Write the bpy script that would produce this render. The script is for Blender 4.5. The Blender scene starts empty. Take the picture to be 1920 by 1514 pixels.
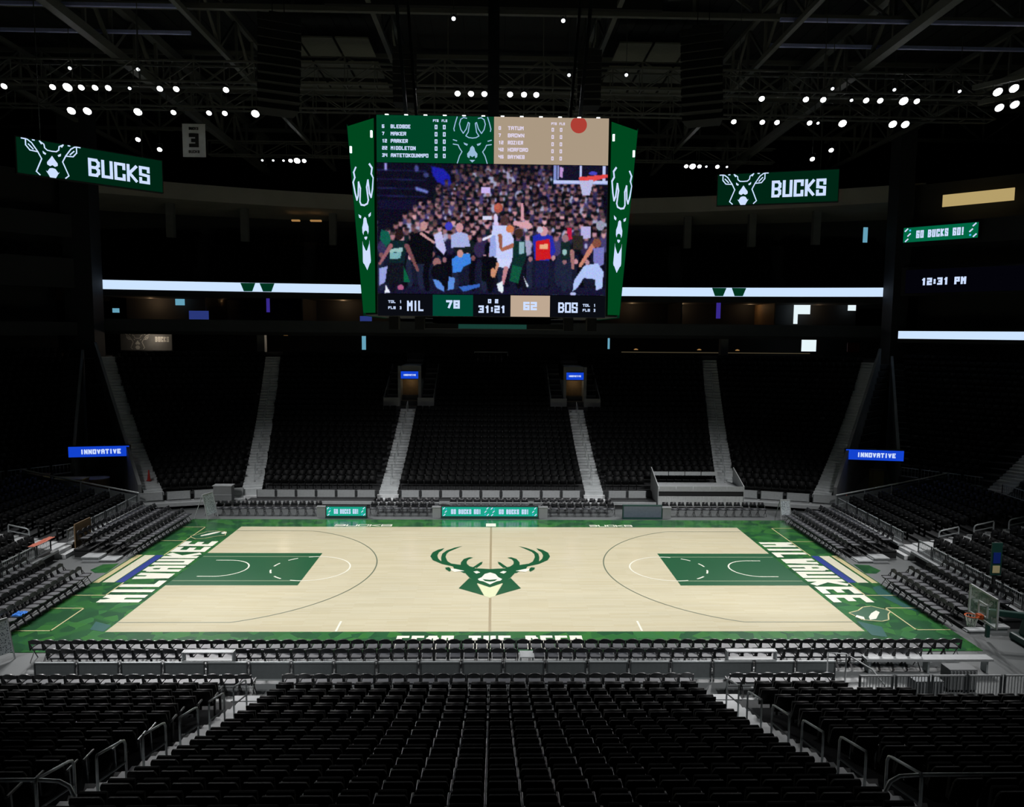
import bpy, math, random
import numpy as np
from mathutils import Vector, Matrix
random.seed(7)
rng = np.random.default_rng(7)
C = bpy.context.scene.collection
SC = bpy.context.scene
# ------------------------------------------------------------------ camera
FPX = 1413.9
CAM = Vector((0.0813, -35.136, 11.284))
YAW, PIT, ROL = 0.024879, -0.095312, 0.0087736
fw = Vector((math.sin(YAW)*math.cos(PIT), math.cos(YAW)*math.cos(PIT), math.sin(PIT)))
rt = Vector((math.cos(YAW), -math.sin(YAW), 0)); up = rt.cross(fw)
rt2 = rt*math.cos(ROL)+up*math.sin(ROL); up2 = -rt*math.sin(ROL)+up*math.cos(ROL)
cd = bpy.data.cameras.new('camera'); cam = bpy.data.objects.new('camera', cd); C.objects.link(cam)
cd.sensor_width = 36; cd.lens = FPX/1920*36; cd.clip_end = 400; cd.clip_start = .1
cam.matrix_world = Matrix(((rt2.x, up2.x, -fw.x, CAM.x), (rt2.y, up2.y, -fw.y, CAM.y), (rt2.z, up2.z, -fw.z, CAM.z), (0, 0, 0, 1)))
SC.camera = cam
def depth_of(p):
    d = Vector(p)-CAM; z = d.dot(fw)
    if z < .5: return None
    u = 960+FPX*d.dot(rt2)/z; v = 757-FPX*d.dot(up2)/z
    return z if (-40 < u < 1960 and -40 < v < 1560) else None
# ------------------------------------------------------------------ world, exposure
W = bpy.data.worlds.new('world'); SC.world = W; W.use_nodes = True
W.node_tree.nodes['Background'].inputs[0].default_value = (.6, .75, 1, 1)
W.node_tree.nodes['Background'].inputs[1].default_value = .0
SC.view_settings.view_transform = 'Standard'; SC.view_settings.look = 'None'
SC.view_settings.exposure = 0.0; SC.view_settings.gamma = 1; SC.view_settings.use_curve_mapping = False
SC.cycles.max_bounces = 5; SC.cycles.diffuse_bounces = 3; SC.cycles.glossy_bounces = 3
SC.cycles.transmission_bounces = 3; SC.cycles.transparent_max_bounces = 6
SC.cycles.sample_clamp_indirect = 3.0; SC.cycles.use_denoising = True
SC.cycles.caustics_reflective = False; SC.cycles.caustics_refractive = False
# ------------------------------------------------------------------ main court floodlights (lit at the catwalk fixtures)
def spot(x, y, z, tx, ty, power, ang=52, blend=.75, col=(1, .99, .99), r=.35, tz=0):
    l = bpy.data.lights.new('court_light', 'SPOT'); l.energy = power; l.color = col
    l.spot_size = math.radians(ang); l.spot_blend = blend; l.shadow_soft_size = r
    o = bpy.data.objects.new('court_light', l); C.objects.link(o); o.location = (x, y, z)
    o.rotation_euler = (Vector((tx, ty, tz))-Vector((x, y, z))).to_track_quat('-Z', 'Y').to_euler()
    return o
LP = 9600
for sx in (-1, 1):
    for sy in (-1, 1):
        spot(sx*28, sy*21.4, 26.2, sx*10, sy*1.0, LP*1.1)
        spot(sx*20, sy*21.4, 26.2, sx*3, -sy*1.0, LP)
        spot(sx*25, sy*16, 26.2, sx*12, -sy*5, LP*.9)
        spot(sx*20.5, sy*16, 26.2, sx*7, sy*4, LP*.9)
for x in (-23, 0, 23):                                                    # the ones aimed past the sidelines light the floor and front rows
    spot(x, 21.4, 26.2, x*.45, -14.8, 20000, ang=30, blend=1)
    spot(x, -21.4, 26.2, x*.6, 12.5, 5600, ang=27, blend=1)
for s in (-1, 1):
    spot(s*-24, 16, 26.2, s*21, 0, 4500, ang=34, blend=1)
# ------------------------------------------------------------------ materials
def srgb(r, g, b):
    f = lambda c: (c/255/12.92) if c/255 <= .04045 else ((c/255+.055)/1.055)**2.4
    return (f(r), f(g), f(b), 1)
def mat(name, col, rough=.5, metal=0, var=.18, scale=6, spec=.5, bump=0):
    m = bpy.data.materials.new(name); m.use_nodes = True; nt = m.node_tree; b = nt.nodes['Principled BSDF']
    b.inputs['Roughness'].default_value = rough; b.inputs['Metallic'].default_value = metal
    b.inputs['Specular IOR Level'].default_value = spec
    tc = nt.nodes.new('ShaderNodeTexCoord'); n = nt.nodes.new('ShaderNodeTexNoise'); n.inputs['Scale'].default_value = scale
    n.inputs['Detail'].default_value = 3
    nt.links.new(tc.outputs['Object'], n.inputs['Vector'])
    r = nt.nodes.new('ShaderNodeMapRange'); r.inputs['To Min'].default_value = 1-var; r.inputs['To Max'].default_value = 1+var
    nt.links.new(n.outputs['Fac'], r.inputs['Value'])
    v = nt.nodes.new('ShaderNodeVectorMath'); v.operation = 'SCALE'; v.inputs[0].default_value = col[:3]
    nt.links.new(r.outputs[0], v.inputs['Scale']); nt.links.new(v.outputs[0], b.inputs['Base Color'])
    if bump:
        bp = nt.nodes.new('ShaderNodeBump'); bp.inputs['Strength'].default_value = bump
        nt.links.new(n.outputs['Fac'], bp.inputs['Height']); nt.links.new(bp.outputs[0], b.inputs['Normal'])
    return m
def emit(name, col, s=1.0, mis=True):
    m = bpy.data.materials.new(name); m.use_nodes = True; nt = m.node_tree; nt.nodes.clear()
    o = nt.nodes.new('ShaderNodeOutputMaterial'); e = nt.nodes.new('ShaderNodeEmission')
    e.inputs[0].default_value = col; e.inputs[1].default_value = s; nt.links.new(e.outputs[0], o.inputs[0])
    if not mis: m.cycles.emission_sampling = 'NONE'
    return m
M = {}
M['concrete'] = mat('concrete', (.20, .21, .215, 1), .75, scale=1.2, var=.25)
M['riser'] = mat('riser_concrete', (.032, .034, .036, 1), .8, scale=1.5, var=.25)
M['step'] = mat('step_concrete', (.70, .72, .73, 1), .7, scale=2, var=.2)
M['step_far_dim'] = mat('far_step_concrete_dim', (.58, .61, .62, 1), .75, scale=2, var=.2)  # darker copy of the step concrete, dimmer far-stand light put into the colour
M['slab'] = mat('floor_concrete', (.13, .14, .142, 1), .45, scale=.5, var=.2)
M['rail'] = mat('galvanized_steel', (.5, .54, .55, 1), .45, .3)
M['pale'] = mat('pale_painted_metal', (.42, .44, .45, 1), .5)
M['mesh'] = mat('grey_mesh_panel', (.15, .17, .175, 1), .5)
M['curtain'] = mat('pale_curtain', (.7, .72, .72, 1), .8)
M['towerpaint'] = mat('dark_tower_paint', (.03, .034, .042, 1), .7)
M['darkrail'] = mat('dark_steel', (.10, .11, .115, 1), .4, .5)
M['seat'] = mat('black_seat_plastic', (.0042, .0047, .005, 1), .6, spec=.18)
M['seatcloth'] = mat('black_seat_fabric', (.005, .0055, .0055, 1), .8, scale=60, spec=.2)
M['arm'] = mat('seat_arm_plastic', (.035, .038, .04, 1), .35)
M['vinyl'] = mat('black_vinyl', (.018, .019, .022, 1), .4, scale=40, spec=.7)
M['seatpad'] = mat('grey_sheen_vinyl', (.05, .053, .062, 1), .5, scale=40, spec=.6)
M['tube'] = mat('black_tube_steel', (.03, .03, .032, 1), .35, .4)
M['white'] = mat('white_paint', (.78, .8, .78, 1), .35, var=.05)
M['black'] = mat('matte_black', (.012, .013, .014, 1), .7)
M['wall'] = mat('dark_wall', (.03, .033, .036, 1), .8, scale=.6)
M['fascia'] = mat('grey_fascia', (.075, .087, .1, 1), .6, scale=.8)
M['ring'] = mat('ring_beam_paint', (.5, .49, .45, 1), .7, scale=.5)
M['truss'] = mat('truss_steel', (.13, .135, .125, 1), .55, .1)
M['deck'] = mat('roof_deck', (.02, .022, .022, 1), .8, scale=.8)
M['tan_panel'] = mat('acoustic_panel', (.16, .165, .14, 1), .9)
M['navy'] = mat('court_blue', srgb(28, 52, 140), .3, var=.06)
M['cream'] = mat('court_cream', srgb(226, 222, 196), .3, var=.05)
M['tan'] = mat('court_tan', srgb(214, 200, 150), .3, var=.05)
M['bgreen'] = mat('court_green', srgb(20, 84, 48), .3, var=.08, scale=2)
M['line_dark'] = mat('court_line_dark', srgb(110, 118, 98), .3, var=.05)
M['line_white'] = mat('court_line_white', srgb(238, 236, 220), .3, var=.05)
M['line_grey'] = mat('court_line_grey', srgb(120, 140, 110), .3, var=.05)
M['wood'] = mat('brown_plywood', (.20, .13, .065, 1), .7, scale=5, var=.3)
M['tabletop'] = mat('pale_wood_top', (.42, .38, .30, 1), .6)
M['orange'] = mat('orange_plastic', (.75, .12, .02, 1), .5)
M['red'] = mat('red_plastic', (.5, .03, .02, 1), .5)
M['bluecloth'] = mat('blue_cloth', (.05, .25, .8, 1), .8)
M['pinkcloth'] = mat('orange_cloth', (.7, .2, .13, 1), .85)
M['padgreen'] = mat('dark_green_pad', (.006, .045, .035, 1), .5)
M['banner'] = mat('banner_cloth', (.8, .84, .9, 1), .8, scale=2)
M['yellow'] = mat('yellow_foil', (.5, .4, .12, 1), .6)
GREEN = srgb(0, 66, 38); GREEN2 = srgb(0, 36, 20); TEAL = srgb(24, 160, 130)
M['e_green'] = emit('screen_green', GREEN)
M['e_dgreen'] = emit('screen_dark_green', GREEN2)
M['e_cgreen'] = emit('screen_corner_green', srgb(0, 70, 30))
M['e_sgreen'] = emit('screen_score_green', srgb(0, 70, 52))
M['e_tan'] = emit('screen_tan', srgb(170, 152, 130))
M['e_tan2'] = emit('screen_score_tan', srgb(190, 168, 146))
M['e_black'] = emit('screen_black', srgb(10, 12, 18))
M['e_text'] = emit('screen_text', srgb(205, 222, 255))
M['e_text2'] = emit('screen_text_soft', srgb(150, 185, 215))
M['e_tteam'] = emit('screen_text_tan', srgb(225, 215, 240))
M['e_ribbon'] = emit('ribbon_white', srgb(205, 228, 255), 1.0)
M['e_ribgreen'] = emit('ribbon_green', srgb(0, 50, 30))
M['e_blue'] = emit('sign_blue', srgb(18, 66, 205))
M['e_teal'] = emit('board_teal', srgb(28, 165, 138), 1.0)
M['e_gogreen'] = emit('board_green', srgb(0, 100, 66))
M['e_cyan'] = emit('board_cyan', srgb(60, 190, 235))
M['e_win'] = emit('daylight_pane', srgb(230, 245, 250), 1.0)
M['e_winblue'] = emit('daylight_pane_blue', srgb(110, 175, 200), .8)
M['e_warm'] = emit('warm_soffit_glow', srgb(205, 180, 120), .75)
M['e_warm2'] = emit('warm_lamp', srgb(200, 150, 90), .6, False)
M['e_dimblue'] = emit('dim_blue_screen', srgb(45, 60, 130), .8)
M['e_purple'] = emit('purple_column_light', srgb(60, 45, 150), .8)
M['e_lamp'] = emit('floodlight_lens', (1, 1, 1, 1), 12, False)
M['e_lamp2'] = emit('small_lamp_lens', (.9, .95, 1, 1), 2.2, False)
M['e_bluestrip'] = emit('blue_strip', srgb(40, 60, 130), .5, False)
M['panel_off'] = mat('switched_off_screen', (.10, .12, .16, 1), .25)
M['glass'] = mat('clear_glass', (.55, .75, .68, 1), .05)
_b = M['glass'].node_tree.nodes['Principled BSDF']; _b.inputs['Alpha'].default_value = .16

def court_mats():
    m = bpy.data.materials.new('maple_boards'); m.use_nodes = True; nt = m.node_tree; b = nt.nodes['Principled BSDF']
    N = nt.nodes.new; L = nt.links.new
    tc = N('ShaderNodeTexCoord'); mp = N('ShaderNodeMapping'); L(tc.outputs['Object'], mp.inputs[0])
    br = N('ShaderNodeTexBrick'); br.inputs['Scale'].default_value = 1; br.inputs['Brick Width'].default_value = 1.6
    br.inputs['Row Height'].default_value = .12; br.inputs['Mortar Size'].default_value = .0015
    br.inputs['Color1'].default_value = (.63, .577, .408, 1); br.inputs['Color2'].default_value = (.585, .52, .345, 1)
    br.inputs['Mortar'].default_value = (.5, .4, .26, 1); br.inputs['Bias'].default_value = -.2
    L(mp.outputs[0], br.inputs['Vector'])
    n = N('ShaderNodeTexNoise'); n.inputs['Scale'].default_value = .7; m2 = N('ShaderNodeMapping'); m2.inputs['Scale'].default_value = (.5, 2.2, 1)
    L(tc.outputs['Object'], m2.inputs[0]); L(m2.outputs[0], n.inputs['Vector'])
    r = N('ShaderNodeMapRange'); r.inputs['To Min'].default_value = .92; r.inputs['To Max'].default_value = 1.08; L(n.outputs['Fac'], r.inputs['Value'])
    v = N('ShaderNodeVectorMath'); v.operation = 'SCALE'; L(br.outputs['Color'], v.inputs[0]); L(r.outputs[0], v.inputs['Scale'])
    L(v.outputs[0], b.inputs['Base Color']); b.inputs['Roughness'].default_value = .16; b.inputs['Specular IOR Level'].default_value = .45
    M['maple'] = m
    m = bpy.data.materials.new('apron_facets'); m.use_nodes = True; nt = m.node_tree; b = nt.nodes['Principled BSDF']
    N = nt.nodes.new; L = nt.links.new
    tc = N('ShaderNodeTexCoord'); nz = N('ShaderNodeTexNoise'); nz.inputs['Scale'].default_value = .8
    L(tc.outputs['Object'], nz.inputs['Vector'])
    mx = N('ShaderNodeMixRGB'); mx.inputs[0].default_value = .10; L(tc.outputs['Object'], mx.inputs[1]); L(nz.outputs['Color'], mx.inputs[2])
    vo = N('ShaderNodeTexVoronoi'); vo.inputs['Scale'].default_value = 2.3; L(mx.outputs[0], vo.inputs['Vector'])
    sp = N('ShaderNodeSeparateColor'); L(vo.outputs['Color'], sp.inputs[0])
    cr = N('ShaderNodeValToRGB'); cr.color_ramp.interpolation = 'CONSTANT'; e = cr.color_ramp.elements
    e[0].position = 0; e[0].color = srgb(36, 84, 50); e[1].position = .3; e[1].color = srgb(46, 104, 52)
    for p, c in ((.55, srgb(56, 116, 54)), (.74, srgb(40, 92, 54)), (.88, srgb(54, 114, 60))):
        q = e.new(p); q.color = c
    L(sp.outputs[0], cr.inputs[0]); L(cr.outputs[0], b.inputs['Base Color']); b.inputs['Roughness'].default_value = .2
    M['apron'] = m
court_mats()
vm = bpy.data.materials.new('video_pixels'); vm.use_nodes = True; nt = vm.node_tree; nt.nodes.clear()
_o = nt.nodes.new('ShaderNodeOutputMaterial'); _e = nt.nodes.new('ShaderNodeEmission'); _a = nt.nodes.new('ShaderNodeVertexColor'); _a.layer_name = 'Col'
nt.links.new(_a.outputs[0], _e.inputs[0]); nt.links.new(_e.outputs[0], _o.inputs[0]); M['video'] = vm

# ------------------------------------------------------------------ mesh builder
class MB:
    def __init__(s): s.v = []; s.f = []; s.mi = []; s.cur = 0
    def face(s, pts):
        n = len(s.v); s.v += [tuple(p) for p in pts]; s.f.append(tuple(range(n, n+len(pts)))); s.mi.append(s.cur); return s
    def box(s, x0, y0, z0, x1, y1, z1, T=None):
        p = [Vector(q) for q in ((x0, y0, z0), (x1, y0, z0), (x1, y1, z0), (x0, y1, z0), (x0, y0, z1), (x1, y0, z1), (x1, y1, z1), (x0, y1, z1))]
        return s.hexa(p, T)
    def hexa(s, p, T=None):
        if T is not None: p = [T @ Vector(q) for q in p]
        n = len(s.v); s.v += [tuple(q) for q in p]
        for a in ((0, 3, 2, 1), (4, 5, 6, 7), (0, 1, 5, 4), (1, 2, 6, 5), (2, 3, 7, 6), (3, 0, 4, 7)):
            s.f.append(tuple(n+i for i in a)); s.mi.append(s.cur)
        return s
    def bar(s, a, b, w, h=None, upv=(0, 0, 1)):
        a = Vector(a); b = Vector(b); h = h or w; d = (b-a).normalized(); u = Vector(upv)
        if abs(d.dot(u)) > .98: u = Vector((1, 0, 0))
        r = d.cross(u).normalized()*(w/2); u = r.cross(d).normalized()*(h/2)
        return s.hexa([a-r-u, a+r-u, b+r-u, b-r-u, a-r+u, a+r+u, b+r+u, b-r+u])
    def tube(s, pts, r, n=8, closed=False):
        P = [Vector(p) for p in pts]; m = len(P); rings = []
        prev = None
        for i, p in enumerate(P):
            if closed: d = (P[(i+1) % m]-P[i-1])
            else: d = P[min(i+1, m-1)]-P[max(i-1, 0)]
            d.normalize(); u = Vector((0, 0, 1)) if abs(d.z) < .95 else Vector((1, 0, 0))
            if prev is not None:
                u = prev-d*prev.dot(d)
                if u.length < 1e-4: u = Vector((0, 0, 1))
            u.normalize(); w = d.cross(u).normalized(); u = w.cross(d); prev = u
            k = len(s.v); s.v += [tuple(p+u*r*math.cos(2*math.pi*j/n)+w*r*math.sin(2*math.pi*j/n)) for j in range(n)]; rings.append(k)
        for i in range(m if closed else m-1):
            a, b = rings[i], rings[(i+1) % m]
            for j in range(n): s.f.append((a+j, a+(j+1) % n, b+(j+1) % n, b+j)); s.mi.append(s.cur)
        if not closed:
            s.f.append(tuple(rings[0]+j for j in range(n))); s.mi.append(s.cur)
            s.f.append(tuple(rings[-1]+j for j in range(n))); s.mi.append(s.cur)
        return s
    def lathe(s, prof, n=16, o=(0, 0, 0), T=None):
        k0 = len(s.v)
        for r, z in prof:
            for j in range(n):
                p = Vector((o[0]+r*math.cos(2*math.pi*j/n), o[1]+r*math.sin(2*math.pi*j/n), o[2]+z)); s.v.append(tuple(T @ p if T is not None else p))
        for i in range(len(prof)-1):
            for j in range(n):
                s.f.append((k0+i*n+j, k0+i*n+(j+1) % n, k0+(i+1)*n+(j+1) % n, k0+(i+1)*n+j)); s.mi.append(s.cur)
        s.f.append(tuple(k0+j for j in range(n))); s.mi.append(s.cur)
        s.f.append(tuple(k0+(len(prof)-1)*n+j for j in range(n))); s.mi.append(s.cur)
        return s
    def prism(s, pts, y0, y1, T=None):       # 2D outline (x,z) extruded along y
        n = len(pts); k = len(s.v)
        for y in (y0, y1):
            for a, b in pts:
                p = Vector((a, y, b)); s.v.append(tuple(T @ p if T is not None else p))
        s.f.append(tuple(k+i for i in range(n))); s.mi.append(s.cur)
        s.f.append(tuple(k+n+i for i in reversed(range(n)))); s.mi.append(s.cur)
        for i in range(n): s.f.append((k+i, k+n+i, k+n+(i+1) % n, k+(i+1) % n)); s.mi.append(s.cur)
        return s
    def build(s, name, mats, parent=None, smooth=False, bevel=0, loc=None):
        me = bpy.data.meshes.new(name); me.from_pydata(s.v, [], s.f); me.update()
        for m in (mats if isinstance(mats, (list, tuple)) else [mats]): me.materials.append(m)
        if max(s.mi, default=0): me.polygons.foreach_set('material_index', s.mi)
        if smooth: me.polygons.foreach_set('use_smooth', [True]*len(s.f))
        o = bpy.data.objects.new(name, me); C.objects.link(o)
        if parent: o.parent = parent
        if loc: o.location = loc
        if bevel:
            b = o.modifiers.new('bevel', 'BEVEL'); b.width = bevel; b.segments = 2; b.limit_method = 'ANGLE'
        return o
def tag(o, label, cat, group=None, kind=None):
    o['label'] = label; o['category'] = cat
    if group: o['group'] = group
    if kind: o['kind'] = kind
    return o
def struct(o): o['kind'] = 'structure'; return o
def thing(name, label, cat, loc=(0, 0, 0), rz=0, group=None):
    o = bpy.data.objects.new(name, None); C.objects.link(o); o.location = loc; o.rotation_euler = (0, 0, rz); o.empty_display_size = .2
    return tag(o, label, cat, group)
KIDS = {}
def kids(o):
    return KIDS.get(o.name) or [c for c in bpy.data.objects if c.parent == o]
def dup(root, loc, rz, label, group=None):
    if root.name not in KIDS:
        KIDS[root.name] = [(c, [g for g in bpy.data.objects if g.parent == c]) for c in bpy.data.objects if c.parent == root]
    r = root.copy(); C.objects.link(r); r.location = loc; r.rotation_euler = (0, 0, rz); r['label'] = label
    if group: r['group'] = group
    for c, gs in KIDS[root.name]:
        k = c.copy(); C.objects.link(k); k.parent = r
        for g in gs:
            q = g.copy(); C.objects.link(q); q.parent = k
    return r
def frame(o, ux, uy):                       # 2D panel frame -> world matrix: columns ux, uy, normal
    ux = Vector(ux).normalized(); uy = Vector(uy).normalized(); n = ux.cross(uy)
    return Matrix(((ux.x, uy.x, n.x, o[0]), (ux.y, uy.y, n.y, o[1]), (ux.z, uy.z, n.z, o[2]), (0, 0, 0, 1)))
def F2(mb, T, pts, dz=0.0): mb.face([T @ Vector((a, b, dz)) for a, b in pts])
def stroke(mb, T, pts, w, dz=0.0, closed=False):
    P = [Vector(p) for p in pts]
    if closed: P.append(P[0])
    for a, b in zip(P, P[1:]):
        d = b-a
        if d.length < 1e-6: continue
        d.normalize(); n = Vector((-d.y, d.x))*w/2; e = d*w*(.5 if abs(d.x*d.y) < .02 else .32)
        F2(mb, T, [a-e-n, b+e-n, b+e+n, a-e+n], dz)
# block letters: strokes on a 4 x 6 grid
G = {'A': ['0,0 0,5 1,6 3,6 4,5 4,0', '0,3 4,3'], 'B': ['0,0 0,6 3,6 4,5 4,4 3,3 4,2 4,1 3,0 0,0', '0,3 3,3'], 'C': ['4,4.4 4,6 0,6 0,0 4,0 4,1.6'],
     'D': ['0,0 0,6 3,6 4,5 4,1 3,0 0,0'], 'E': ['4,6 0,6 0,0 4,0', '0,3 3,3'], 'F': ['4,6 0,6 0,0', '0,3 3,3'], 'G': ['4,4.6 4,6 0,6 0,0 4,0 4,2.8 2.2,2.8'],
     'H': ['0,0 0,6', '4,0 4,6', '0,3 4,3'], 'I': ['1.2,0 1.2,6'], 'J': ['3,6 3,0 0,0 0,1.6'], 'K': ['0,0 0,6', '4,6 .6,3 4,0'], 'L': ['0,6 0,0 3.6,0'],
     'M': ['0,0 0,6 2,3.2 4,6 4,0'], 'N': ['0,0 0,6 4,0 4,6'], 'O': ['0,0 0,6 4,6 4,0 0,0'], 'P': ['0,0 0,6 4,6 4,2.8 0,2.8'], 'R': ['0,0 0,6 4,6 4,3 0,3', '2,3 4,0'],
     'S': ['4,4.6 4,6 0,6 0,3.2 4,2.8 4,0 0,0 0,1.4'], 'T': ['0,6 4,6', '2,6 2,0'], 'U': ['0,6 0,0 4,0 4,6'], 'V': ['0,6 2,0 4,6'], 'W': ['0,6 .8,0 2,4 3.2,0 4,6'],
     'X': ['0,6 4,0', '0,0 4,6'], 'Y': ['0,6 2,3 4,6', '2,3 2,0'], 'Z': ['0,6 4,6 0,0 4,0'], '0': ['0,0 0,6 4,6 4,0 0,0'], '1': ['.8,4.8 2.2,6 2.2,0'],
     '2': ['0,6 4,6 4,3 0,3 0,0 4,0'], '3': ['0,6 4,6 4,0 0,0', '1.4,3 4,3'], '4': ['0,6 0,3 4,3', '4,6 4,0'], '5': ['4,6 0,6 0,3 4,3 4,0 0,0'],
     '6': ['4,6 0,6 0,0 4,0 4,3 0,3'], '7': ['0,6 4,6 1.6,0'], '8': ['0,0 0,6 4,6 4,0 0,0', '0,3 4,3'], '9': ['4,3 0,3 0,6 4,6 4,0 0,0'],
     '!': ['1,6 1,2', '1,.4 1,0'], ':': ['.8,4.4 .8,4', '.8,1.6 .8,1.2'], '-': ['.6,3 3,3'], ' ': []}
NARROW = {'I': 2.4, '!': 2, ':': 1.6, ' ': 2.6, '1': 3.4}
def text(mb, T, s, cx, cy, h, w=None, t=.2, gap=.45, dz=0.0, align='c', asp=.62):
    n = len(s); A = [NARROW.get(c, 4) for c in s]; sa = sum(A); tw = h*t
    if w:
        tw = min(tw, w/(n*(1+gap)+1.25*sa/4)); g = gap*tw; sx = (w-n*tw-(n-1)*g)/sa
    else: sx = h*(1-t)/6*asp; g = gap*tw*.9
    sy = (h-tw)/6; tot = sa*sx+n*tw+(n-1)*g
    x = {'c': cx-tot/2, 'l': cx, 'r': cx-tot}[align]+tw/2; y0 = cy-3*sy; k = 0
    for c, a in zip(s, A):
        for st in G.get(c, []):
            p = [(x+float(q.split(',')[0])*sx, y0+float(q.split(',')[1])*sy) for q in st.split()]
            for a_, b_ in zip(p, p[1:]):
                stroke(mb, T, [a_, b_], tw, dz+.0004*(k % 9)); k += 1
        x += a*sx+tw+g
# antlered head drawn as outline strokes and fills, half of it, mirrored; unit: px of a 500 x 600 drawing, origin at the brow
HEAD = dict(nose=[(0, 65), (-25, 40), (-35, 0), (-65, -40), (-62, -80), (-38, -98), (-30, -62), (0, -82)], chin=[(-36, -118), (0, -118), (0, -152)],
            eye=[(-112, 105), (-55, 85), (-66, 62), (-98, 76)],
            lines=[[(-240, 138), (-195, 124)], [(-240, 82), (-178, 72), (-160, 30), (-130, -14), (-160, -70), (-188, -170)],
                   [(0, 162), (-46, 168), (-82, 190), (-52, 238), (-36, 350), (-52, 362), (-76, 280), (-114, 222), (-146, 272), (-162, 340), (-146, 400), (-110, 424), (-72, 414)],
                   [(-226, 250), (-232, 280), (-212, 360), (-190, 430)]])
EARHEAD = dict(nose=[(0, 85), (-22, 50), (-55, 5), (-55, -22), (-25, -38), (0, -22)], chin=[(0, -55), (-30, -62), (-62, -110), (-70, -90), (-30, -165), (0, -165)],
               eye=[(-95, 125), (-58, 100), (-68, 82), (-92, 95)],
               lines=[[(-145, 108), (-108, 32), (-168, -118), (-132, -152)], [(-300, 270), (-262, 232), (-262, 160), (-222, 110), (-142, 104), (-163, 135), (-202, 194), (-242, 224), (-262, 232)],
                      [(-235, 175), (-190, 128)], [(0, 135), (-46, 138), (-72, 160), (-78, 200), (-122, 236), (-104, 200)], [(-190, 246), (-176, 232)]])
PILHEAD = dict(nose=[(0, 95), (-18, 80), (-25, 40), (-42, 0), (-42, -45), (-30, -70), (-22, -40), (0, -30)], chin=[(-20, -88), (0, -86), (0, -118), (-18, -104)],
               eye=[(-78, 128), (-44, 108), (-50, 84), (-74, 96)], tri=[(-48, -120), (-46, -150), (-8, -215), (0, -215), (0, -395), (-62, -310), (-56, -330), (-20, -345)],
               lines=[[(0, 200), (-38, 210), (-50, 240), (-36, 360), (-52, 420), (-66, 300), (-84, 260), (-100, 330), (-112, 430)], [(-112, 430), (-90, 470), (-98, 520), (-72, 560)]])
def head(mb, T, D, cx, cy, s, lw, clip=None, asp=1.0):
    for sg in (1, -1):
        q = lambda P: [(cx+sg*a*s*asp, cy+b*s) for a, b in P]
        for k in ('nose', 'chin', 'eye', 'tri'):
            if k in D: F2(mb, T, q(D[k]))
        for L in D['lines']:
            P = q(L)
            if clip:
                P = [(min(max(a, clip[0]), clip[2]), min(max(b, clip[1]), clip[3])) for a, b in P]
            stroke(mb, T, P, lw)
# ================================================================== THE PLACE: shell
FZ = -.02
b = MB(); b.box(-48, -48, FZ-.3, 48, 50, FZ); struct(b.build('floor', M['slab']))
b = MB(); b.box(-60, -52, FZ-.3, -59, 60, 36); struct(b.build('wall_left', M['wall']))
b = MB(); b.box(59, -52, FZ-.3, 60, 60, 36); struct(b.build('wall_right', M['wall']))
b = MB(); b.box(-60, 58, FZ-.3, 60, 59, 36); struct(b.build('wall_far', M['wall']))
b = MB(); b.box(-60, -53, FZ-.3, 60, -52, 36); struct(b.build('wall_near', M['wall']))
b = MB(); b.box(-60, -53, 34, 60, 59, 34.4)
for x in np.arange(-58, 58, 1.2): b.box(x, -52, 33.9, x+.5, 58, 34)
struct(b.build('ceiling', M['deck']))
# ================================================================== court
court = thing('basketball_court', 'pale maple basketball court with green faceted apron and antlered head at centre', 'basketball court', (0, 0, 0))
b = MB(); b.box(-17.75, -9.4, FZ, 17.75, 9.35, -.004); b.build('apron', M['apron'], court)
b = MB(); b.box(-14.325, -7.62, -.004, 14.325, 7.62, 0.0); b.build('hardwood', M['maple'], court)
T0 = Matrix.Identity(4)
def fr(pts, mb, z): F2(mb, T0, pts, z)
def rect(mb, x0, y0, x1, y1, z): F2(mb, T0, [(x0, y0), (x1, y0), (x1, y1), (x0, y1)], z)
for s in (-1, 1):
    b = MB(); rect(b, s*14.325, -2.44, s*8.535, 2.44, .002); b.build('lane', M['bgreen'], court)
b = MB(); 
for s in (-1, 1):
    for t in (-1, 1): rect(b, s*14.3, t*1.83-.05, s*8.6, t*1.83+.05, .004)
b.build('lane_line', M['line_grey'], court)
b = MB()
def arc(mb, cx, cy, r, a0, a1, w, z, dash=0, n=48):
    for i in range(n):
        if dash and (i//dash) % 2: continue
        t0 = a0+(a1-a0)*i/n; t1 = a0+(a1-a0)*(i+1)/n
        F2(mb, T0, [(cx+(r-w/2)*math.cos(t0), cy+(r-w/2)*math.sin(t0)), (cx+(r+w/2)*math.cos(t0), cy+(r+w/2)*math.sin(t0)),
                    (cx+(r+w/2)*math.cos(t1), cy+(r+w/2)*math.sin(t1)), (cx+(r-w/2)*math.cos(t1), cy+(r-w/2)*math.sin(t1))], z)
for s in (-1, 1):
    h = -s*12.73
    a = 0 if s > 0 else math.pi
    arc(b, h, 0, 1.22, a-math.pi/2, a+math.pi/2, .07, .005)
    for t in (-1, 1): rect(b, h, t*1.22-.035, h-s*.7, t*1.22+.035, .005)
    arc(b, -s*8.535, 0, 1.83, a-math.pi/2, a+math.pi/2, .07, .005)
    arc(b, -s*8.535, 0, 1.83, a+math.pi/2, a+3*math.pi/2, .08, .005, dash=3, n=33)
    rect(b, s*5.78-.04, -7.6, s*5.78+.04, -6.6, .005)
b.build('white_markings', M['line_white'], court)
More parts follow.
